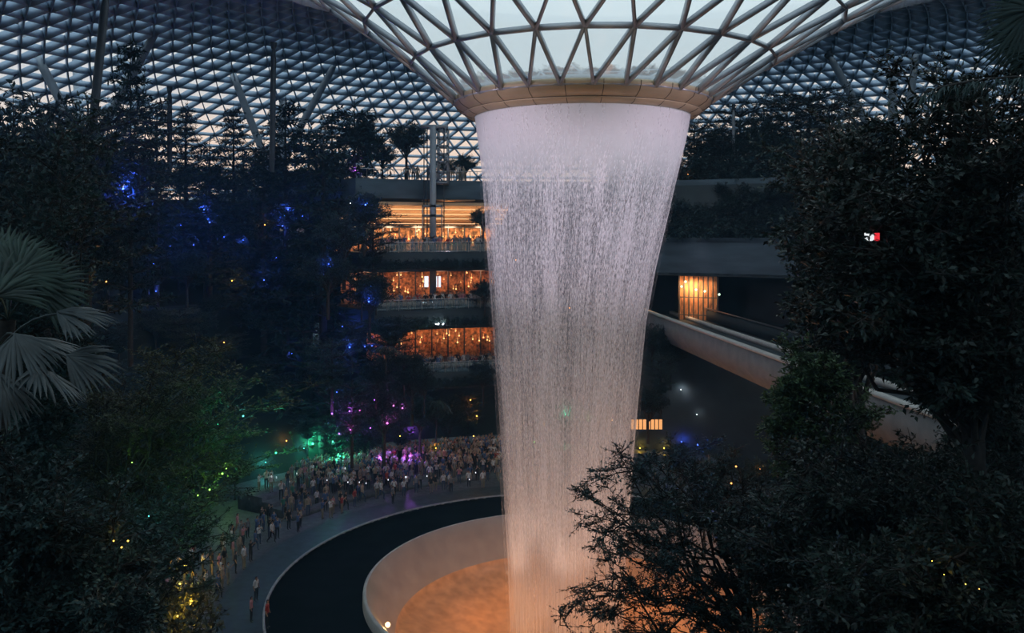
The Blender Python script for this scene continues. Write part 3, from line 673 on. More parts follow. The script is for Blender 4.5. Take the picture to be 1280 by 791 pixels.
def plant(key, loc, sc, label, group=None, rz=None, sz=None):
    k = key.rstrip('o0123456789'); p = PROTO[key]
    t = empty(PNAME[k], loc, random.uniform(0, 6.28) if rz is None else rz, label=label, cat=PCAT[k], group=group)
    t.scale = (sc, sc, sz or sc)
    for nm, me in (('trunk', p['wood']), ('foliage', p['leaf'])):
        if nm == 'trunk' and k == 'shrub': nm = 'stems'
        o = bpy.data.objects.new(nm, me); COL.objects.link(o); o.parent = t
    return t
def plant_px(key, px, ytop, Y, zbase, label, group=None, wide=1.0):
    p = PROTO[key]; ztop = CZ + (HY - ytop) / F * Y; sz = (ztop - zbase) / p['h']
    return plant(key, ((px - 640) / F * Y, Y, zbase), sz * wide, label, group, sz=sz)

# skyline trees on the park deck, left
sky = [('conifer0', 232, 128, 104), ('conifer1', 292, 128, 102), ('conifer0', 262, 172, 96), ('conifer1', 357, 116, 96), ('conifer0', 330, 170, 95), ('conifer0', 386, 150, 100),
       ('conifer1', 415, 132, 104), ('conifer0', 443, 122, 100), ('conifer1', 196, 124, 92), ('conifer0', 404, 168, 92)]
for key, px, yt, Y in sky:
    zb = H((px - 640) / F * Y, Y) if px < 470 else 29.6
    plant_px(key, px, yt, Y, zb - 1.2, 'dark tiered conifer silhouetted against the glowing roof above the left hillside', 'skyline conifers left of the falls')
plant_px('conifer1', 163, 38, 66, 14, 'tallest conifer on the left, reaching up beside the dark mast', wide=.62)
plant_px('broad1', 458, 128, 100, 28, 'round-crowned tree left of the lift tower on the park deck', wide=.7)
plant_px('broad0', 508, 137, 98, 29.6, 'round-crowned tree beside the lift tower on the park deck', wide=.8)
plant_px('broad0', 478, 170, 104, 29.6, 'low dark tree between the two round-crowned trees on the deck', wide=.9)
plant_px('broad1', 582, 186, 106, 29.6, 'low tree on the park deck right beside the waterfall', wide=1.1)
plant_px('broad1', 560, 192, 110, 29.6, 'low tree on the park deck behind the lift tower', wide=1.1)
plant_px('broad0', 60, 82, 60, 12, 'large dark tree under the upper left struts', wide=.8)
plant_px('broad1', 15, 50, 48, 12, 'large dark tree at the upper left edge', wide=.7)
plant_px('tiered1', 110, 120, 62, 14, 'dark tree behind the tall mast', wide=.8)
# trees on the deck right of the falls
rnd = random.Random(5)
for i, (px, yt, Y) in enumerate([(868, 150, 100), (893, 140, 104), (925, 128, 101), (950, 122, 97), (984, 118, 98), (1012, 108, 95), (1040, 120, 92), (905, 165, 98), (968, 150, 94), (1000, 160, 91), (880, 180, 97), (940, 175, 96), (1030, 170, 90), (1065, 150, 90), (1090, 130, 92)]):
    plant_px(rnd.choice(['broad0', 'broad1', 'tiered1']), px, yt, Y, 27.0, 'dark tree in the bluish row on the deck right of the falls', 'trees on the deck right of the falls', wide=.85)
for i in range(34):
    plant('shrub0', polar(35.2, rnd.uniform(40, 74), rnd.uniform(24.6, 28.2)), rnd.uniform(.9, 1.5), 'hanging shrub climbing the dark wall right of the falls', 'climbing shrubs on the dark wall right of the falls')
for i in range(24):
    plant('shrub0', polar(38 + rnd.uniform(0, 3), 40 + i * 1.7, 29.5), rnd.uniform(1.6, 2.8), 'low shrub under the tree row on the deck right of the falls', 'deck shrubs right of the falls')
for i in range(26):
    az = 39 + i * 1.45; plant('shrub0', polar(34.2 + rnd.uniform(0, .9), az, 23.5), rnd.uniform(1.5, 2.6), 'shrub in the long planter above the slate wall right of the falls', 'planter shrubs right of the falls')
# hillside trees
BLOCK = [(470, 232, 612, 620), (322, 566, 470, 791), (250, 628, 330, 791), (590, 130, 870, 791), (820, 150, 1000, 560), (130, 0, 470, 160), (0, 0, 130, 60)]
REGION = [('on the slope directly above the pool path', 'hillside trees near the pool path'), ('high on the left hillside', 'trees high on the left hillside')]
placed = []; rs = random.Random(11)
def clear(c, cr, h):
    px0, py1 = proj((c[0] - cr * .9, c[1], c[2] + h * .15)); px1, py0 = proj((c[0] + cr * .9, c[1], c[2] + h * .97))
    for x0, y0, x1, y1 in BLOCK:
        if px0 < x1 and px1 > x0 and py0 < y1 and py1 > y0: return False
    return True
tries = 0
while len(placed) < 235 and tries < 9000:
    tries += 1
    az = rs.uniform(112, 246); r = rs.uniform(31.5, 68); p = polar(r, az); z = H(p.x, p.y)
    if p.y < 16: continue
    px, py = proj((p.x, p.y, z + 3))
    if px < -90 or px > 600: continue
    key = rs.choice(['tiered0', 'tiered1', 'broad0', 'broad1', 'tiered0', 'broad0', 'tieredo', 'broad2', 'palm0' if rs.random() < .35 else 'tiered1'])
    P = PROTO[key]; sc = rs.uniform(.62, 1.05)
    if any((p.x - q[0]) ** 2 + (p.y - q[1]) ** 2 < (2.75) ** 2 for q in placed): continue
    if p.y < 40: sc *= .75
    if not clear((p.x, p.y, z), P['cr'] * sc, P['h'] * sc): continue
    placed.append((p.x, p.y))
    k = 'palm' if key.startswith('palm') else ('layered' if key.startswith('tiered') else 'round-crowned')
    hgt = 'low on the slope beside the pool path' if z < 5 else ('halfway up the left hillside' if z < 16 else 'high on the left hillside')
    plant(key, (p.x, p.y, z - .15), sc, f'dark {k} ' + ('tree ' if k == 'palm' else 'tree ') + hgt, f'{k} trees {hgt}')
plant_px('broad2', 222, 708, 50, 0, 'bushy tree lit amber from below beside the pool path', wide=1.3)
plant_px('shrub1', 232, 760, 46, 1.2, 'low amber lit shrub at the foot of the amber lit tree', wide=.8)
# planters hanging over the terrace edges
for top, bot in LEV:
    for i in range(15):
        az = 100 + i * 1.85; plant('shrub0', polar(31.9, az, bot + .3), rnd.uniform(.5, .8), f'trailing shrub on the {TN[top]} terrace edge below the balustrade', f'shrubs along the {TN[top]} terrace edge', sz=.8)
# greenery framing the facade
for px, yt, Y, key in ((470, 330, 84, 'broad0'), (492, 385, 83, 'broad1'), (505, 440, 82, 'tiered0'), (530, 455, 84, 'broad0'), (545, 505, 86, 'palm0'), (470, 440, 80, 'broad1'), (604, 250, 92, 'broad0'), (606, 340, 91, 'broad0'), (604, 440, 90, 'broad1'), (448, 250, 84, 'tiered0'), (452, 330, 82, 'tiered1'), (440, 400, 80, 'tiered0')):
    x = (px - 640) / F * Y; zt_ = CZ + (HY - yt) / F * Y
    P = PROTO[key]; hh = P['h'] * .75
    zb = max(zt_ - hh, 0.0)
    plant(key, (x, Y, zb), .62, 'leafy tree rooted in a terrace planter at the edge of the lit floors' if px < 590 else 'narrow leafy tree between the lit floors and the falls', 'trees framing the lit terraces' if px < 590 else 'narrow trees beside the falls', sz=(zt_ - zb) / P['h'])
for px, yt, Y, key, wd_ in ((455, 225, 83, 'broad0', 1.3), (430, 250, 81, 'broad1', 1.3), (466, 262, 85, 'tiered1', 1.2), (462, 330, 82, 'broad0', 1.2), (485, 395, 83, 'tiered1', 1.3), (515, 425, 84, 'broad1', 1.2), (480, 470, 81, 'broad1', 1.3), (525, 480, 86, 'broad0', 1.2), (440, 470, 79, 'tiered1', 1.2), (560, 482, 92, 'broad1', 1.1), (585, 490, 94, 'tiered1', .9), (500, 500, 88, 'tiered0', 1.1), (410, 300, 79, 'broad0', 1.3), (415, 420, 78, 'tiered0', 1.3), (455, 520, 86, 'broad0', 1.1), (420, 520, 84, 'tiered0', 1.1)):
    x = (px - 640) / F * Y; zt_ = CZ + (HY - yt) / F * Y; P = PROTO[key]; zb = max(zt_ - P['h'] * 1.1, 0.0)
    plant(key, (x, Y, zb), .8 * wd_, 'bushy tree screening the edge of the lit terraces', 'bushy trees screening the terraces', sz=(zt_ - zb) / P['h'])
# right of the falls, below the bridge
for px, yt, Y, key in ((815, 392, 84, 'broad0'), (838, 410, 85, 'broad1'), (826, 440, 80, 'tiered0'), (810, 470, 78, 'broad1'), (850, 540, 74, 'broad0'), (900, 560, 70, 'tiered0'), (950, 560, 66, 'broad1'), (880, 590, 60, 'tiered1'), (1000, 580, 60, 'broad0'), (1060, 590, 56, 'broad1'), (930, 600, 52, 'tiered0')):
    x = (px - 640) / F * Y; P = PROTO[key]; zt_ = CZ + (HY - yt) / F * Y; zb = max(0, zt_ - 6)
    plant(key, (x, Y, zb), .7, 'dark tree in the shade below the bridge right of the falls', 'trees below the bridge', sz=max(.4, (zt_ - zb) / P['h']))

# right hand slope beyond the bridge
done = []; q_ = 0
while len(done) < 34 and q_ < 3000:
    q_ += 1; p = polar(rnd.uniform(31, 66), rnd.uniform(-55, 37)); z = H(p.x, p.y)
    if p.x < 30 or any((p.x - a) ** 2 + (p.y - b) ** 2 < 16 for a, b in done): continue
    done.append((p.x, p.y)); plant(rnd.choice(['broad0', 'broad1', 'tiered1', 'tiered0']), (p.x, p.y, z - .15), rnd.uniform(.8, 1.15), 'dark tree on the slope beyond the bridge at the right', 'trees on the slope beyond the bridge')
# ------------------------------------------------------------------ near trees, built limb by limb
def near_tree(name, label, seed, base, hub, tips, r0, lm, ntw=20, tl=.6, nlf=9, size=.12, aspect=.42, spread=.5, flat=.5, arch=.08, sc=1, cat='tree', jit=.35, sub=3):
    rs = np.random.default_rng(seed); wood, leaf = MB(), MB(); base, hub = np.array(base), np.array(hub)
    pts = [base + (hub - base) * t + rs.normal(0, .08, 3) * math.sin(t * 3.1) for t in np.linspace(0, 1, 7)]
    path_tube(wood, pts, np.linspace(r0 * 1.4, r0 * .7, 7), 8)
    T = np.array([tuple(p) for p in tips]); k = len(T); A = base + (hub - base) * rs.uniform(.55, 1.0, (k, 1))
    # main limbs, then side limbs around each tip
    limbs(rs, wood, leaf, A, T, r0 * .32, ntw, tl, nlf, size, aspect, spread, arch, .55, flat, .04, 6)
    D = T - A; ln = np.linalg.norm(D, axis=1, keepdims=True)
    for _ in range(sub):
        f = rs.uniform(.5, .95, (k, 1)); S = A + D * f + np.array([0, 0, 1]) * arch * ln * np.sin(f * math.pi)
        E = S + (nrm(D) * .6 + nrm(rs.normal(0, 1, (k, 3)) * [1, 1, flat])) * (ln * .28 + jit) * rs.uniform(.5, 1.1, (k, 1)) * .8
        limbs(rs, wood, leaf, S, E, r0 * .13, int(ntw * .7), tl * .8, nlf, size, aspect, spread, arch, .3, flat, .04, 4)
    t = empty(name, base, label=label, cat=cat)
    relink(wood.build('trunk', M_bark), t); relink(leaf.build('foliage', lm), t); return t
def px_tips(lst, Y, jy, seed):
    q = random.Random(seed); return [at(x + q.uniform(-4, 4), y + q.uniform(-4, 4), Y + q.uniform(-jy, jy)) for x, y in lst]
def fill(poly_rects, n, Y0, Y1, seed):
    q = random.Random(seed); out = []
    for i in range(n):
        x0, y0, x1, y1 = q.choice(poly_rects); out.append(at(q.uniform(x0, x1), q.uniform(y0, y1), q.uniform(Y0, Y1)))
    return out
# tree with fine twigs reaching over the bowl
tips = [(722, 608), (742, 622), (760, 640), (750, 660), (775, 668), (770, 566), (790, 575), (812, 566), (840, 572), (866, 580), (885, 600), (815, 600), (850, 620), (800, 622), (880, 640), (905, 580), (925, 600),
        (718, 738), (742, 726), (762, 712), (735, 748), (780, 742), (800, 700), (825, 715), (790, 775), (850, 690), (865, 720), (840, 760), (900, 660), (920, 700), (930, 640), (880, 760), (800, 790), (905, 780), (945, 610)]
near_tree('overhanging_tree', 'fine-leaved dark tree stretching its twigs across the waterfall and bowl', 31, at(985, 1010, 21), at(930, 740, 20.5), px_tips(tips, 20, 1.2, 1), .15, M_leaf, 30, .42, 10, .078, .42, .55, .45, .05, jit=.15)
near_tree('overhanging_tree', 'dark bushy tree filling the lower right below the bridge', 32, at(1120, 1010, 19), at(1090, 740, 18.5), fill([(930, 590, 1280, 791), (980, 560, 1180, 700), (900, 640, 1100, 791), (1000, 560, 1280, 640)], 110, 16, 21, 2), .2, M_leaf3, 26, .5, 10, .11, .42, .6, .5, .05)
near_tree('broadleaf_tree', 'dark leafy tree in the lower right corner', 33, at(1290, 1050, 15), at(1240, 720, 15), fill([(1120, 600, 1290, 800), (1020, 690, 1290, 800)], 60, 13, 16, 3), .18, M_leaf3, 24, .45, 10, .11, .45, .6, .5, .05)
near_tree('broadleaf_tree', 'big-leaved dark tree towering along the right edge in front of the roof', 34, at(1245, 900, 17), at(1200, 330, 17), fill([(1090, 110, 1290, 480), (1030, 170, 1290, 420), (1020, 215, 1280, 450), (1150, 60, 1290, 300), (1020, 300, 1150, 400), (1130, 380, 1290, 500)], 120, 14, 19, 4), .22, M_leaf3, 26, .55, 10, .13, .45, .6, .5, .05)
near_tree('broadleaf_tree', 'large dim tree between the big-leaved tree and the bridge end', 35, at(1090, 900, 30), at(1060, 330, 30), fill([(1000, 150, 1120, 440), (1010, 120, 1090, 300), (1000, 330, 1110, 400)], 60, 27, 33, 5), .22, M_leaf, 24, .8, 10, .18, .45, .6, .5, .05)
near_tree('small_tree', 'small brighter green leafy tree in front of the bridge', 36, at(1020, 700, 24), at(1012, 500, 24), fill([(978, 415, 1050, 490), (990, 440, 1060, 505), (965, 480, 1010, 510)], 30, 23.3, 24.7, 6), .07, M_leaf4, 22, .38, 9, .12, .5, .6, .6, .05, jit=.1)
near_tree('small_tree', 'leafy branch of a low tree crossing below the bridge girder', 37, at(960, 760, 24), at(1000, 560, 24), fill([(962, 515, 1030, 560), (1040, 508, 1100, 525), (970, 560, 1110, 600)], 26, 23, 25, 7), .08, M_leaf4, 20, .4, 9, .11, .5, .6, .5, .05, jit=.1)
near_tree('broadleaf_tree', 'leafy dark tree overlapping the near end of the bridge', 38, at(1290, 900, 20), at(1230, 560, 20), fill([(1200, 500, 1290, 540), (1170, 440, 1290, 500), (1080, 580, 1290, 640)], 34, 18, 22, 8), .15, M_leaf3, 22, .5, 9, .12, .45, .6, .5, .05)
# left side
near_tree('umbrella_tree', 'spreading olive-tinted tree with feathery flat layers in the middle left', 41, at(135, 900, 27), at(140, 640, 27), px_tips([(x, y) for x in range(110, 330, 26) for y in (470, 505, 540, 575)] + [(x, 440) for x in range(200, 290, 25)], 28, 2.4, 9), .16, M_leaf2, 22, .7, 10, .11, .45, .3, .12, .03, jit=.3)
near_tree('umbrella_tree', 'silvery fine-leaved tree below the olive-tinted one', 42, at(110, 1000, 24), at(130, 760, 24), px_tips([(x, y) for x in range(90, 300, 24) for y in (600, 640, 680)], 25, 2.2, 10), .14, M_leaf, 22, .6, 10, .10, .45, .3, .14, .03, jit=.3)
near_tree('broadleaf_tree', 'dark tree filling the lower left corner', 43, at(40, 1050, 17), at(50, 740, 17), fill([(-20, 560, 110, 800), (-20, 640, 200, 800)], 60, 15, 19, 11), .2, M_leaf, 24, .5, 10, .12, .45, .6, .5, .05)
near_tree('broadleaf_tree', 'dark tree beside the palms at the left edge', 44, at(-20, 900, 26), at(10, 500, 26), fill([(-20, 150, 120, 420), (-20, 420, 100, 600)], 60, 24, 29, 12), .2, M_leaf, 24, .8, 10, .17, .45, .6, .5, .05)

# ------------------------------------------------------------------ fan palms
def fan_frond(root, hub, tip, blade, nb, span, seed, mt=M_palm, droop=.25, lift=0.0):
    rs = np.random.default_rng(seed); mb = MB(); hub, tip = np.array(hub), np.array(tip)
    ax = nrm((tip - hub)[None])[0]; s = np.linspace(0, 1, 6)
    P = hub + (tip - hub) * s[:, None] + np.array([0, 0, 1.]) * np.sin(s * math.pi)[:, None] * .12 * np.linalg.norm(tip - hub)
    frust(mb, P[:-1], P[1:], .022, .016, 4)
    view = nrm((np.array([0, 0, CZ + 3.0]) - tip)[None])[0] * (1 - lift) + np.array([0, 0, lift]) + rs.normal(0, .2, 3); nn = nrm(view[None])[0]
    u = ax - nn * ax.dot(nn); u /= np.linalg.norm(u); v = np.cross(nn, u)
    for j in range(nb):
        a = (j / (nb - 1) - .5) * span + rs.normal(0, .02); d = u * math.cos(a) + v * math.sin(a); L = blade * (1 - .25 * abs(a) / span * 2) * rs.uniform(.88, 1.08)
        sd = nrm(np.cross(d, nn)[None])[0]; t = np.array([0, .35, .75, 1.0]); wd = np.array([.01, .030, .020, .002]) * blade * 1.3
        C = tip + d * (L * t)[:, None] + np.array([0, 0, -1.]) * (droop * L * t ** 2.2)[:, None] + nn * (.02 * rs.normal())
        fold = nn * .02 * blade
        V = np.concatenate([C - sd * wd[:, None], C + fold * np.array([1, 1, .6, 0])[:, None], C + sd * wd[:, None]])
        fc = []
        for i in range(3):
            fc += [(i, i + 1, 4 + i + 1, 4 + i), (4 + i, 4 + i + 1, 8 + i + 1, 8 + i)]
        mb.add(V, np.array(fc))
    relink(mb.build('frond', mt), root)
def fan_palm(label, base, crown, fr, blade, seed, mt=M_palm, nb=26, span=3.6, droop=.25, lift=0.0):
    t = empty('fan_palm', base, label=label, cat='palm tree'); m = MB()
    b, c = np.array(base), np.array(crown); path_tube(m, [b + (c - b) * q for q in np.linspace(0, 1, 6)], .14, 8); relink(m.build('trunk', M_bark), t)
    for i, (px, py, Y) in enumerate(fr): fan_frond(t, crown, at(px, py, Y), blade, nb, span, seed * 50 + i, mt, droop, lift)
fan_palm('fan palm with broad green fronds at the left edge', at(-30, 950, 17), at(10, 400, 17), [(20, 345, 16.4), (-5, 370, 16), (45, 360, 16.8), (5, 330, 17.4), (-15, 330, 17), (-20, 395, 16.3)], 1.15, 1, nb=34)
fan_palm('fan palm with grey drooping fronds reaching right below the green one', at(-50, 1000, 15), at(-5, 440, 15), [(72, 392, 14.8), (84, 446, 14.9), (48, 462, 14.2), (18, 418, 14.2), (0, 470, 14.6), (40, 425, 15.2)], 1.0, 2, mat('grey_palm_leaf', (.040, .050, .052), .4, var=.4, scale=4), 20, 1.9, .3, .62)
fan_palm('fan palm whose fronds hang in at the upper right corner', at(1340, 900, 14), at(1330, 20, 14), [(1292, 12, 13.6), (1300, -20, 13.8), (1285, 40, 14.4), (1310, 60, 14)], .85, 3, M_leaf, 26, 3.2)
# arching feather frond
t = empty('palm_frond', at(1290, 90, 12), label='single long palm frond arching in from the right edge below the corner fan palm', cat='palm frond'); wd, lf = MB(), MB(); rs_ = np.random.default_rng(9)
P = np.array([tuple(at(x, y, 12)) for x, y in ((1300, 98), (1270, 96), (1240, 98), (1210, 102), (1180, 108), (1155, 116))]); frust(wd, P[:-1], P[1:], .02, .015, 4)
f_ = rs_.uniform(0, 4.99, 160); i_ = f_.astype(int); Q = P[i_] + (P[i_ + 1] - P[i_]) * (f_ - i_)[:, None]
leaves(lf, Q, np.stack([rs_.normal(-.5, .2, 160), rs_.normal(0, .5, 160), -rs_.uniform(.2, 1, 160)], 1), .34, .08, rs_, .2)
relink(wd.build('midrib', M_bark), t); relink(lf.build('leaflets', M_leaf), t)
# lone palm leaf arch near the terrace
plant('palm0', tuple(at(482, 470, 79)), .5, 'small arching palm in front of the lower terrace')

# ------------------------------------------------------------------ people
def person_mesh(pose):
    J = {'pel': (0, 0, .95), 'sp': (0, 0, 1.15), 'ch': (0, 0, 1.36), 'nk': (0, .01, 1.50), 'hd': (0, .02, 1.60), 'tp': (0, .02, 1.70),
         'hl': (-.10, 0, .90), 'kl': (-.11, .02, .50), 'al': (-.11, -.01, .09), 'tl': (-.12, .13, .04), 'hr': (.10, 0, .90), 'kr': (.11, .02, .50), 'ar': (.11, -.01, .09), 'tr': (.12, .13, .04),
         'sl': (-.19, 0, 1.40), 'el': (-.25, -.02, 1.14), 'wl': (-.25, .06, .90), 'fl': (-.25, .10, .80), 'sr': (.19, 0, 1.40), 'er': (.25, -.02, 1.14), 'wr': (.25, .06, .90), 'fr': (.25, .10, .80)}
    if pose == 'phone':
        J.update(el=(-.25, .16, 1.24), wl=(-.10, .34, 1.46), fl=(-.05, .37, 1.54), er=(.25, .16, 1.24), wr=(.10, .34, 1.46), fr=(.05, .37, 1.54))
    if pose == 'walk':
        J.update(kl=(-.11, .20, .52), al=(-.11, .18, .10), tl=(-.11, .31, .06), kr=(.11, -.06, .50), ar=(.11, -.34, .16), tr=(.11, -.24, .06), el=(-.25, -.12, 1.15), wl=(-.25, -.06, .93), er=(.25, .08, 1.14), wr=(.24, .22, .96), fr=(.24, .28, .90), fl=(-.25, -.05, .83))
    if pose == 'lean':
        J.update(el=(-.24, .14, 1.18), wl=(-.16, .36, 1.10), fl=(-.12, .44, 1.10), er=(.24, .14, 1.18), wr=(.16, .36, 1.10), fr=(.12, .44, 1.10), ch=(0, .06, 1.35), nk=(0, .09, 1.48), hd=(0, .12, 1.58), tp=(0, .12, 1.68))
    if pose == 'sit':
        J = {k: (x, y, z - .50) for k, (x, y, z) in J.items()}
        J.update(kl=(-.13, .44, .50), al=(-.13, .46, .09), tl=(-.13, .60, .04), kr=(.13, .44, .50), ar=(.13, .46, .09), tr=(.13, .60, .04), wl=(-.18, .30, .58), fl=(-.15, .38, .57), wr=(.18, .30, .58), fr=(.15, .38, .57))
    rad = {'pel': .13, 'sp': .12, 'ch': .14, 'nk': .055, 'hd': .095, 'tp': .085, 'hl': .095, 'kl': .062, 'al': .042, 'tl': .04, 'sl': .065, 'el': .045, 'wl': .032, 'fl': .035}
    E = [('pel', 'sp'), ('sp', 'ch'), ('ch', 'nk'), ('nk', 'hd'), ('hd', 'tp')]
    for s in 'lr': E += [('pel', 'h' + s), ('h' + s, 'k' + s), ('k' + s, 'a' + s), ('a' + s, 't' + s), ('ch', 's' + s), ('s' + s, 'e' + s), ('e' + s, 'w' + s), ('w' + s, 'f' + s)]
    names = list(J); me = bpy.data.meshes.new('p'); me.from_pydata([J[k] for k in names], [(names.index(a), names.index(b)) for a, b in E], [])
    o = bpy.data.objects.new('p', me); COL.objects.link(o); md = o.modifiers.new('s', 'SKIN'); md.use_smooth_shade = True
    sv = me.skin_vertices[0].data
    for i, k in enumerate(names):
        r_ = rad.get(k, rad.get(k[0] + 'l', .05)); sv[i].radius = (r_, r_ * (.8 if k in ('pel', 'sp', 'ch') else 1)); sv[i].use_root = (k == 'pel')
    sb = o.modifiers.new('b', 'SUBSURF'); sb.levels = 1; sb.render_levels = 1
    dg = bpy.context.evaluated_depsgraph_get(); dg.update(); m2 = bpy.data.meshes.new_from_object(o.evaluated_get(dg))
    bpy.data.objects.remove(o); bpy.data.meshes.remove(me)
    off = -.50 if pose == 'sit' else 0
    idx = []
    for p in m2.polygons:
        x, y, z = p.center; z0 = z - off; arm = abs(x) > .17 or (pose != 'stand' and y > .22 and z0 > 1.0 and abs(x) > .02)
        if z0 > 1.50: mi = 1 if (z0 > 1.64 or y < J['hd'][1] - .02) else 0
        elif z0 > 1.44 and abs(x) < .08: mi = 0
        elif z0 > .93 or (arm and pose != 'sit' and z0 > .75): mi = 0 if (arm and (z0 < 1.14 or y > .25)) else 2
        elif z > .10: mi = 3
        else: mi = 4
        if pose == 'sit' and abs(x) > .14 and y > .15 and z > .54: mi = 0
        idx.append(mi)
    m2.materials.clear()
    for mm in range(5): m2.materials.append(None)
    m2.polygons.foreach_set('material_index', np.array(idx, np.int32)); m2.polygons.foreach_set('use_smooth', np.ones(len(idx), bool))
    return m2
SKIN = mat('skin', (.38, .24, .17), .6, var=.05, rnd=.3); HAIR = mat('black_hair', (.015, .012, .010), .6); SHOE = mat('shoe', (.08, .08, .08), .6)
SHIRT = {'white': (.62, .62, .64), 'black': (.02, .02, .022), 'grey': (.22, .23, .25), 'pink': (.50, .22, .26), 'red': (.34, .04, .04), 'blue': (.07, .12, .26), 'beige': (.40, .33, .25), 'green': (.05, .20, .15)}
TROUS = {'dark': (.025, .027, .035), 'denim': (.06, .09, .16), 'beige': (.25, .21, .16)}
POSES = {p: person_mesh(p) for p in ('stand', 'phone', 'walk', 'lean', 'sit')}
PM = {}
def pmesh(pose, sh, tr):
    k = (pose, sh, tr)
    if k not in PM:
        m = POSES[pose].copy(); m.name = 'person'
        for i, mm in enumerate((SKIN, HAIR, mat('shirt_' + sh, SHIRT[sh], .8, var=.1), mat('trousers_' + tr, TROUS[tr], .85, var=.1), SHOE)): m.materials[i] = mm
        PM[k] = m
    return PM[k]
PN = [0]
pr = random.Random(21)
POSW = {'stand': 'standing', 'phone': 'with raised hands', 'walk': 'walking', 'lean': 'leaning', 'sit': 'sitting'}
def person(loc, where, pose=None, sh=None, tr=None, face=None, label=None):
    pose = pose or pr.choice(['stand', 'stand', 'phone', 'phone', 'stand', 'walk'])
    sh = sh or pr.choices(list(SHIRT), [6, 7, 5, 1.5, 1, 3, 2.5, .6])[0]; tr = tr or pr.choice(list(TROUS))
    o = bpy.data.objects.new('person', pmesh(pose, sh, tr)); COL.objects.link(o); o.location = loc
    fx, fy = face if face else (CX, CY); a = math.atan2(fy - loc[1], fx - loc[0]) - math.pi / 2 + pr.uniform(-.5, .5)
    o.rotation_euler = (0, 0, a); s = pr.uniform(.9, 1.05); o.scale = (s * 1.05, s * 1.05, s)
    lb = label or f'person in {sh} top {POSW[pose]} {where}'
    tag(o, lb, 'person', None if label else f'people in {sh} tops, {POSW[pose]}, {where}')
    PN[0] += 1; return o
WH = {22.0: 'at the upper terrace rail', 16.2: 'at the middle terrace rail', 9.7: 'at the lower terrace rail'}
for top, n, a0, a1 in ((22.0, 42, 101, 123.5), (16.2, 40, 101, 122), (9.7, 26, 101, 116)):
    for i in range(n):
        az = a0 + (a1 - a0) * (i + pr.uniform(0, .9)) / n; person(polar(pr.choice([32.75, 32.8, 33.6, 34.6]), az, top + .01), WH[top], pr.choice(['stand', 'lean', 'phone', 'stand']))
for i in range(12): person(polar(36.9 + pr.uniform(0, 2), 103 + pr.uniform(0, 12), 29.61), 'on the park deck rail', 'stand')
spots = []
def crowd(n, r0, r1, a0, a1, where, dmin=.55, cond=None):
    c = 0; tr_ = 0
    while c < n and tr_ < n * 60:
        tr_ += 1; r = pr.uniform(r0, r1); az = pr.uniform(a0, a1); p = polar(r, az, ground(r, az))
        if cond and not cond(*proj(p)): continue
        if any((p.x - q[0]) ** 2 + (p.y - q[1]) ** 2 < dmin ** 2 for q in spots): continue
        spots.append((p.x, p.y)); person(p, where); c += 1
crowd(120, 25.6, 32.0, 100, 148, 'in the crowd behind the pool')
crowd(16, 23.6, 25.6, 100, 150, 'at the front of the crowd by the pool')
crowd(60, 23.8, 28.6, 148, 192, 'on the path left of the pool', .6)
crowd(10, 24, 30, 40, 80, 'in the dim crowd right of the falls')
# the packed back rows beyond the first 300 people: one mass
mb = MB(); vs_cache = {}; mats_ = [SKIN, HAIR] + [mat('shirt_' + k, SHIRT[k], .8, var=.1) for k in ('white', 'black', 'grey', 'blue', 'beige')] + [mat('trousers_dark', TROUS['dark'], .85), SHOE]
def raw(pose):
    if pose not in vs_cache:
        m_ = POSES[pose]; v = np.empty(len(m_.vertices) * 3); m_.vertices.foreach_get('co', v)
        vs_cache[pose] = (v.reshape(-1, 3), np.array([list(p.vertices) + [-1] * (4 - len(p.vertices)) for p in m_.polygons]), np.array([p.material_index for p in m_.polygons]))
    return vs_cache[pose]
c_ = 0
while c_ < 230:
    r_ = pr.uniform(27.5, 33.0); az = pr.uniform(99, 140); p = polar(r_, az, ground(r_, az))
    if any((p.x - q[0]) ** 2 + (p.y - q[1]) ** 2 < .16 for q in spots): continue
    spots.append((p.x, p.y)); v, f, mi = raw(pr.choice(['stand', 'phone', 'stand'])); a = math.atan2(CY - p.y, CX - p.x) - math.pi / 2 + pr.uniform(-.5, .5)
    k_ = pr.uniform(.9, 1.05); x = v[:, 0] * math.cos(a) - v[:, 1] * math.sin(a); y = v[:, 0] * math.sin(a) + v[:, 1] * math.cos(a)
    sh_ = pr.randrange(5); mi2 = np.select([mi == 2, mi == 3, mi == 4], [2 + sh_, 7, 8], mi)
    n0 = len(mb.v)
    for q in np.unique(mi2): mb.add(np.stack([x * k_ + p.x, y * k_ + p.y, v[:, 2] * k_ + p.z], 1), f[mi2 == q], q)
    c_ += 1
o = mb.build('crowd', mats_, smooth=True, label='densely packed back rows of the crowd standing behind the pool', cat='crowd', kind='stuff')
for px, py, sh, pose, tr, lb in ((320, 752, 'white', 'stand', 'dark', 'person in white top standing alone on the dark path left of the pool'), (314, 778, 'pink', 'stand', 'dark', 'person in pink top near the bottom edge of the path'),
        (258, 745, 'white', 'walk', 'dark', 'person in pale top walking beside the yellow lit shrub'), (334, 786, 'red', 'stand', 'dark', 'person in red top cut by the bottom edge beside the kerb'),
        (426, 636, 'black', 'stand', 'dark', 'person in black standing out front on the pale paving'), (432, 638, 'black', 'walk', 'dark', 'person in black walking out front on the pale paving'), (396, 634, 'white', 'stand', 'dark', 'person in white shirt at the paving edge in front of the crowd'),
        (491, 630, 'grey', 'stand', 'dark', 'person in grey top stepping out beside the kerb')):
    Y = CZ * F / (py - HY); p = at(px, py, Y); p.z = .03; person(p, '', pose, sh, tr, label=lb)

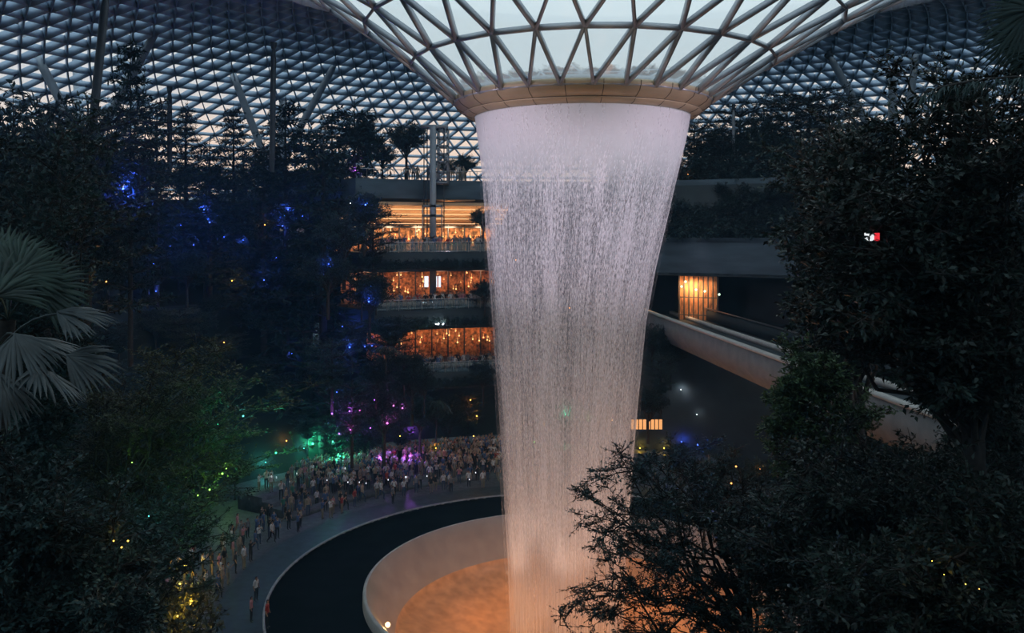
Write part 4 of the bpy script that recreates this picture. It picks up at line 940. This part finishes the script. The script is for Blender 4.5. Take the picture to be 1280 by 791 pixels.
# ------------------------------------------------------------------ small lights found by looking where the photo shows them
bpy.context.view_layer.update(); DG = bpy.context.evaluated_depsgraph_get()
def hit(px, py, ymin=0):
    o_ = Vector((0, 0, CZ)); d = at(px, py, 1.0) - o_; d.normalize(); st = o_ + d * ymin
    for _ in range(12):
        ok, loc, nor, idx, ob, mtx = SC.ray_cast(DG, st, d)
        if not ok: return at(px, py, 85)
        if ob.name.startswith(('mist', 'haze', 'water_', 'droplet', 'outer_', 'glass')): st = loc + d * .05; continue
        return loc - d * .35
    return loc
COLS = {'blue': (.05, .12, 1.), 'violet': (.45, .12, 1.), 'pink': (.9, .15, .8), 'green': (.05, .9, .45), 'lime': (.35, 1., .12), 'yellow': (1., .62, .08), 'orange': (1., .38, .08), 'white': (.8, .9, 1.), 'teal': (.1, .8, .8)}
m = MB(); frust(m, [(0, 0, -.16)], [(0, 0, .02)], .07, .10, 10, cap=True); FIX = m.mesh('housing', M_darksteel)
m = MB(); lathe(m, [(.001, .06), (.05, .05), (.085, .02), (.09, -.01)], (0, 0), 10); LENS0 = m
LM = {}
def uplight(px, py, col, e, where, s=1.0, glow=4.0, off=.0):
    p = hit(px, py, 44 if (200 < px < 245 and py > 720) else 0)
    t = empty('spotlight', p, label=f'small {col} spotlight {where}', cat='spotlight', group=f'{col} spotlights {where}')
    o = bpy.data.objects.new('housing', FIX); COL.objects.link(o); o.parent = t
    if col not in LM: LM[col] = LENS0.mesh('lens', emis('lens_' + col, COLS[col], glow))
    o = bpy.data.objects.new('lens', LM[col]); COL.objects.link(o); o.parent = t
    s *= min(1.0, p.y / 70) * .8; t.rotation_euler = (R(60), 0, pr.uniform(-.6, .6)); t.scale = (s, s, s)
    d = (p - Vector((0, 0, CZ))).normalized()
    lamp('POINT', 'spotlight_lamp', p - d * .22 + Vector((0, 0, .2)), COLS[col], e * {'blue': 4.0, 'violet': 2.0, 'pink': 1.3, 'green': 5.5, 'teal': 3.0, 'lime': 2.6}.get(col, 1.6) * min(1, p.y / 60) ** 2, size=.12)
LL = [(154, 236, 'blue', 90, 1.4), (160, 246, 'blue', 40, 1), (255, 262, 'blue', 60, 1), (262, 278, 'blue', 40, 1), (226, 281, 'blue', 40, 1), (213, 307, 'blue', 20, 1), (242, 306, 'blue', 30, 1), (280, 296, 'blue', 60, .8), (304, 300, 'blue', 40, 1),
      (360, 262, 'blue', 60, 1), (353, 282, 'blue', 60, 1), (378, 270, 'blue', 30, 1), (345, 322, 'blue', 40, 1), (330, 350, 'blue', 40, 1), (192, 330, 'blue', 30, 1), (195, 364, 'blue', 20, 1), (411, 330, 'blue', 26, 1), (461, 377, 'blue', 36, 1), (428, 408, 'blue', 24, 1),
      (437, 434, 'blue', 40, 1), (456, 433, 'blue', 22, 1), (465, 432, 'blue', 22, 1), (365, 442, 'blue', 14, 1), (421, 490, 'blue', 22, 1), (444, 213, 'violet', 40, 1), (457, 256, 'blue', 36, 1),
      (415, 517, 'violet', 22, 1), (437, 514, 'violet', 22, 1), (450, 513, 'pink', 22, 1), (468, 500, 'violet', 26, 1), (492, 507, 'pink', 22, 1), (503, 510, 'pink', 22, 1), (484, 529, 'pink', 46, 1.2), (438, 537, 'pink', 26, 1), (463, 535, 'violet', 26, 1), (516, 540, 'violet', 36, 1),
      (512, 570, 'violet', 60, 1), (476, 574, 'violet', 26, 1), (424, 542, 'violet', 40, 1), (425, 570, 'green', 40, 1), (416, 552, 'green', 40, 1), (345, 566, 'green', 60, 1), (332, 578, 'teal', 40, 1), (391, 555, 'green', 70, 1.2), (380, 560, 'teal', 30, 1),
      (283, 586, 'lime', 44, 1), (278, 592, 'lime', 20, 1), (262, 612, 'lime', 24, 1), (247, 619, 'lime', 26, 1), (304, 520, 'teal', 16, 1), (272, 530, 'green', 10, 1), (165, 578, 'lime', 8, .7), (186, 645, 'teal', 8, .7),
      (290, 351, 'yellow', 46, 1), (133, 352, 'orange', 30, 1), (331, 281, 'orange', 16, 1), (280, 428, 'orange', 10, 1), (152, 684, 'yellow', 26, 1), (160, 676, 'yellow', 14, 1), (142, 676, 'yellow', 8, 1),
      (225, 730, 'yellow', 130, 1), (222, 770, 'yellow', 120, 1), (238, 755, 'yellow', 70, 1), (358, 551, 'orange', 24, 1), (438, 254, 'white', 3, .8), (548, 405, 'white', 30, 1.6), (554, 405, 'white', 30, 1.6), (545, 405, 'white', 10, 1),
      (851, 487, 'white', 24, 1), (871, 518, 'white', 6, .8), (872, 556, 'blue', 24, 1), (852, 552, 'blue', 16, 1), (800, 560, 'yellow', 16, 1), (830, 560, 'yellow', 20, 1), (920, 583, 'orange', 8, 1), (950, 586, 'orange', 10, 1), (914, 604, 'orange', 6, 1),
      (1165, 701, 'yellow', 4, .6), (1180, 718, 'yellow', 8, .7), (1207, 730, 'yellow', 10, .8), (1224, 736, 'orange', 6, .7), (596, 520, 'orange', 40, 1), (588, 500, 'orange', 30, 1), (592, 545, 'orange', 26, 1), (545, 560, 'yellow', 10, 1), (500, 545, 'yellow', 6, .8),
      (860, 218, 'orange', 5, 1), (707, 518, 'green', 30, 1), (650, 540, 'yellow', 10, 1), (668, 552, 'lime', 10, 1), (680, 530, 'yellow', 8, 1), (645, 325, 'orange', 14, 1), (712, 385, 'orange', 14, 1), (720, 470, 'white', 6, 1), (735, 525, 'lime', 10, 1), (765, 525, 'orange', 14, 1)]
for px, py, c, e_, s in LL:
    wh = ('among the trees high on the left hillside' if py < 400 else 'low in the planting behind the crowd' if px > 320 else 'in the planting left of the pool path') if px < 600 else ('seen through the falling water' if px < 780 else 'in the dark planting right of the falls')
    uplight(px, py, c, e_ * .9, wh, s)
# glowing phones and lamps in the crowd
for i in range(16):
    px = pr.uniform(335, 600); py = pr.uniform(585, 606); p = hit(px, py) ; m = MB()
    box(m, (-.035, -.006, -.07), (.035, .006, .07)); o = m.build('phone', emis('phone_screen', (.8, .85, 1.), 1.6), label='glowing phone screen held up in the crowd behind the pool', cat='phone', group='phones held up in the crowd'); o.location = p; o.rotation_euler = (.2, 0, pr.uniform(-.5, .5))
# orange lit sign right of the falls
t = empty('lit_orange_sign', at(808, 530, 88), label='small orange lit sign low on the wall right of the falls', cat='window')
m = MB(); c = at(808, 530, 88); box(m, (c.x - 1.6, c.y - .1, c.z - .5), (c.x + 1.6, c.y, c.z + .5)); relink(m.build('lit_sign_face', emis('amber_sign', (1., .45, .16), 1.0)), t)
m = MB()
for k in range(9): box(m, (c.x - 1.6 + k * .4 - .04, c.y - .16, c.z - .5), (c.x - 1.6 + k * .4 + .04, c.y - .1, c.z + .5))
box(m, (c.x - 1.7, c.y - .16, c.z - .6), (c.x + 1.7, c.y - .05, c.z - .5)); box(m, (c.x - 1.7, c.y - .16, c.z + .5), (c.x + 1.7, c.y - .05, c.z + .6)); relink(m.build('sign_frame', M_darksteel), t)
# red and white sign glimpsed through the right hand leaves
p = hit(1090, 296); t = empty('sign', p, label='tiny white and red lit sign glimpsed through the right hand leaves', cat='sign'); sc_ = p.y / F
m = MB(); box(m, (-9 * sc_, -.02, -5 * sc_), (2 * sc_, .02, 5 * sc_)); m.build('white_panel', emis('sign_white', (.9, .95, 1.), .9), t)
m = MB(); box(m, (3 * sc_, -.02, -5 * sc_), (9 * sc_, .02, 5 * sc_)); m.build('red_panel', emis('sign_red', (1., .03, .05), .8), t)
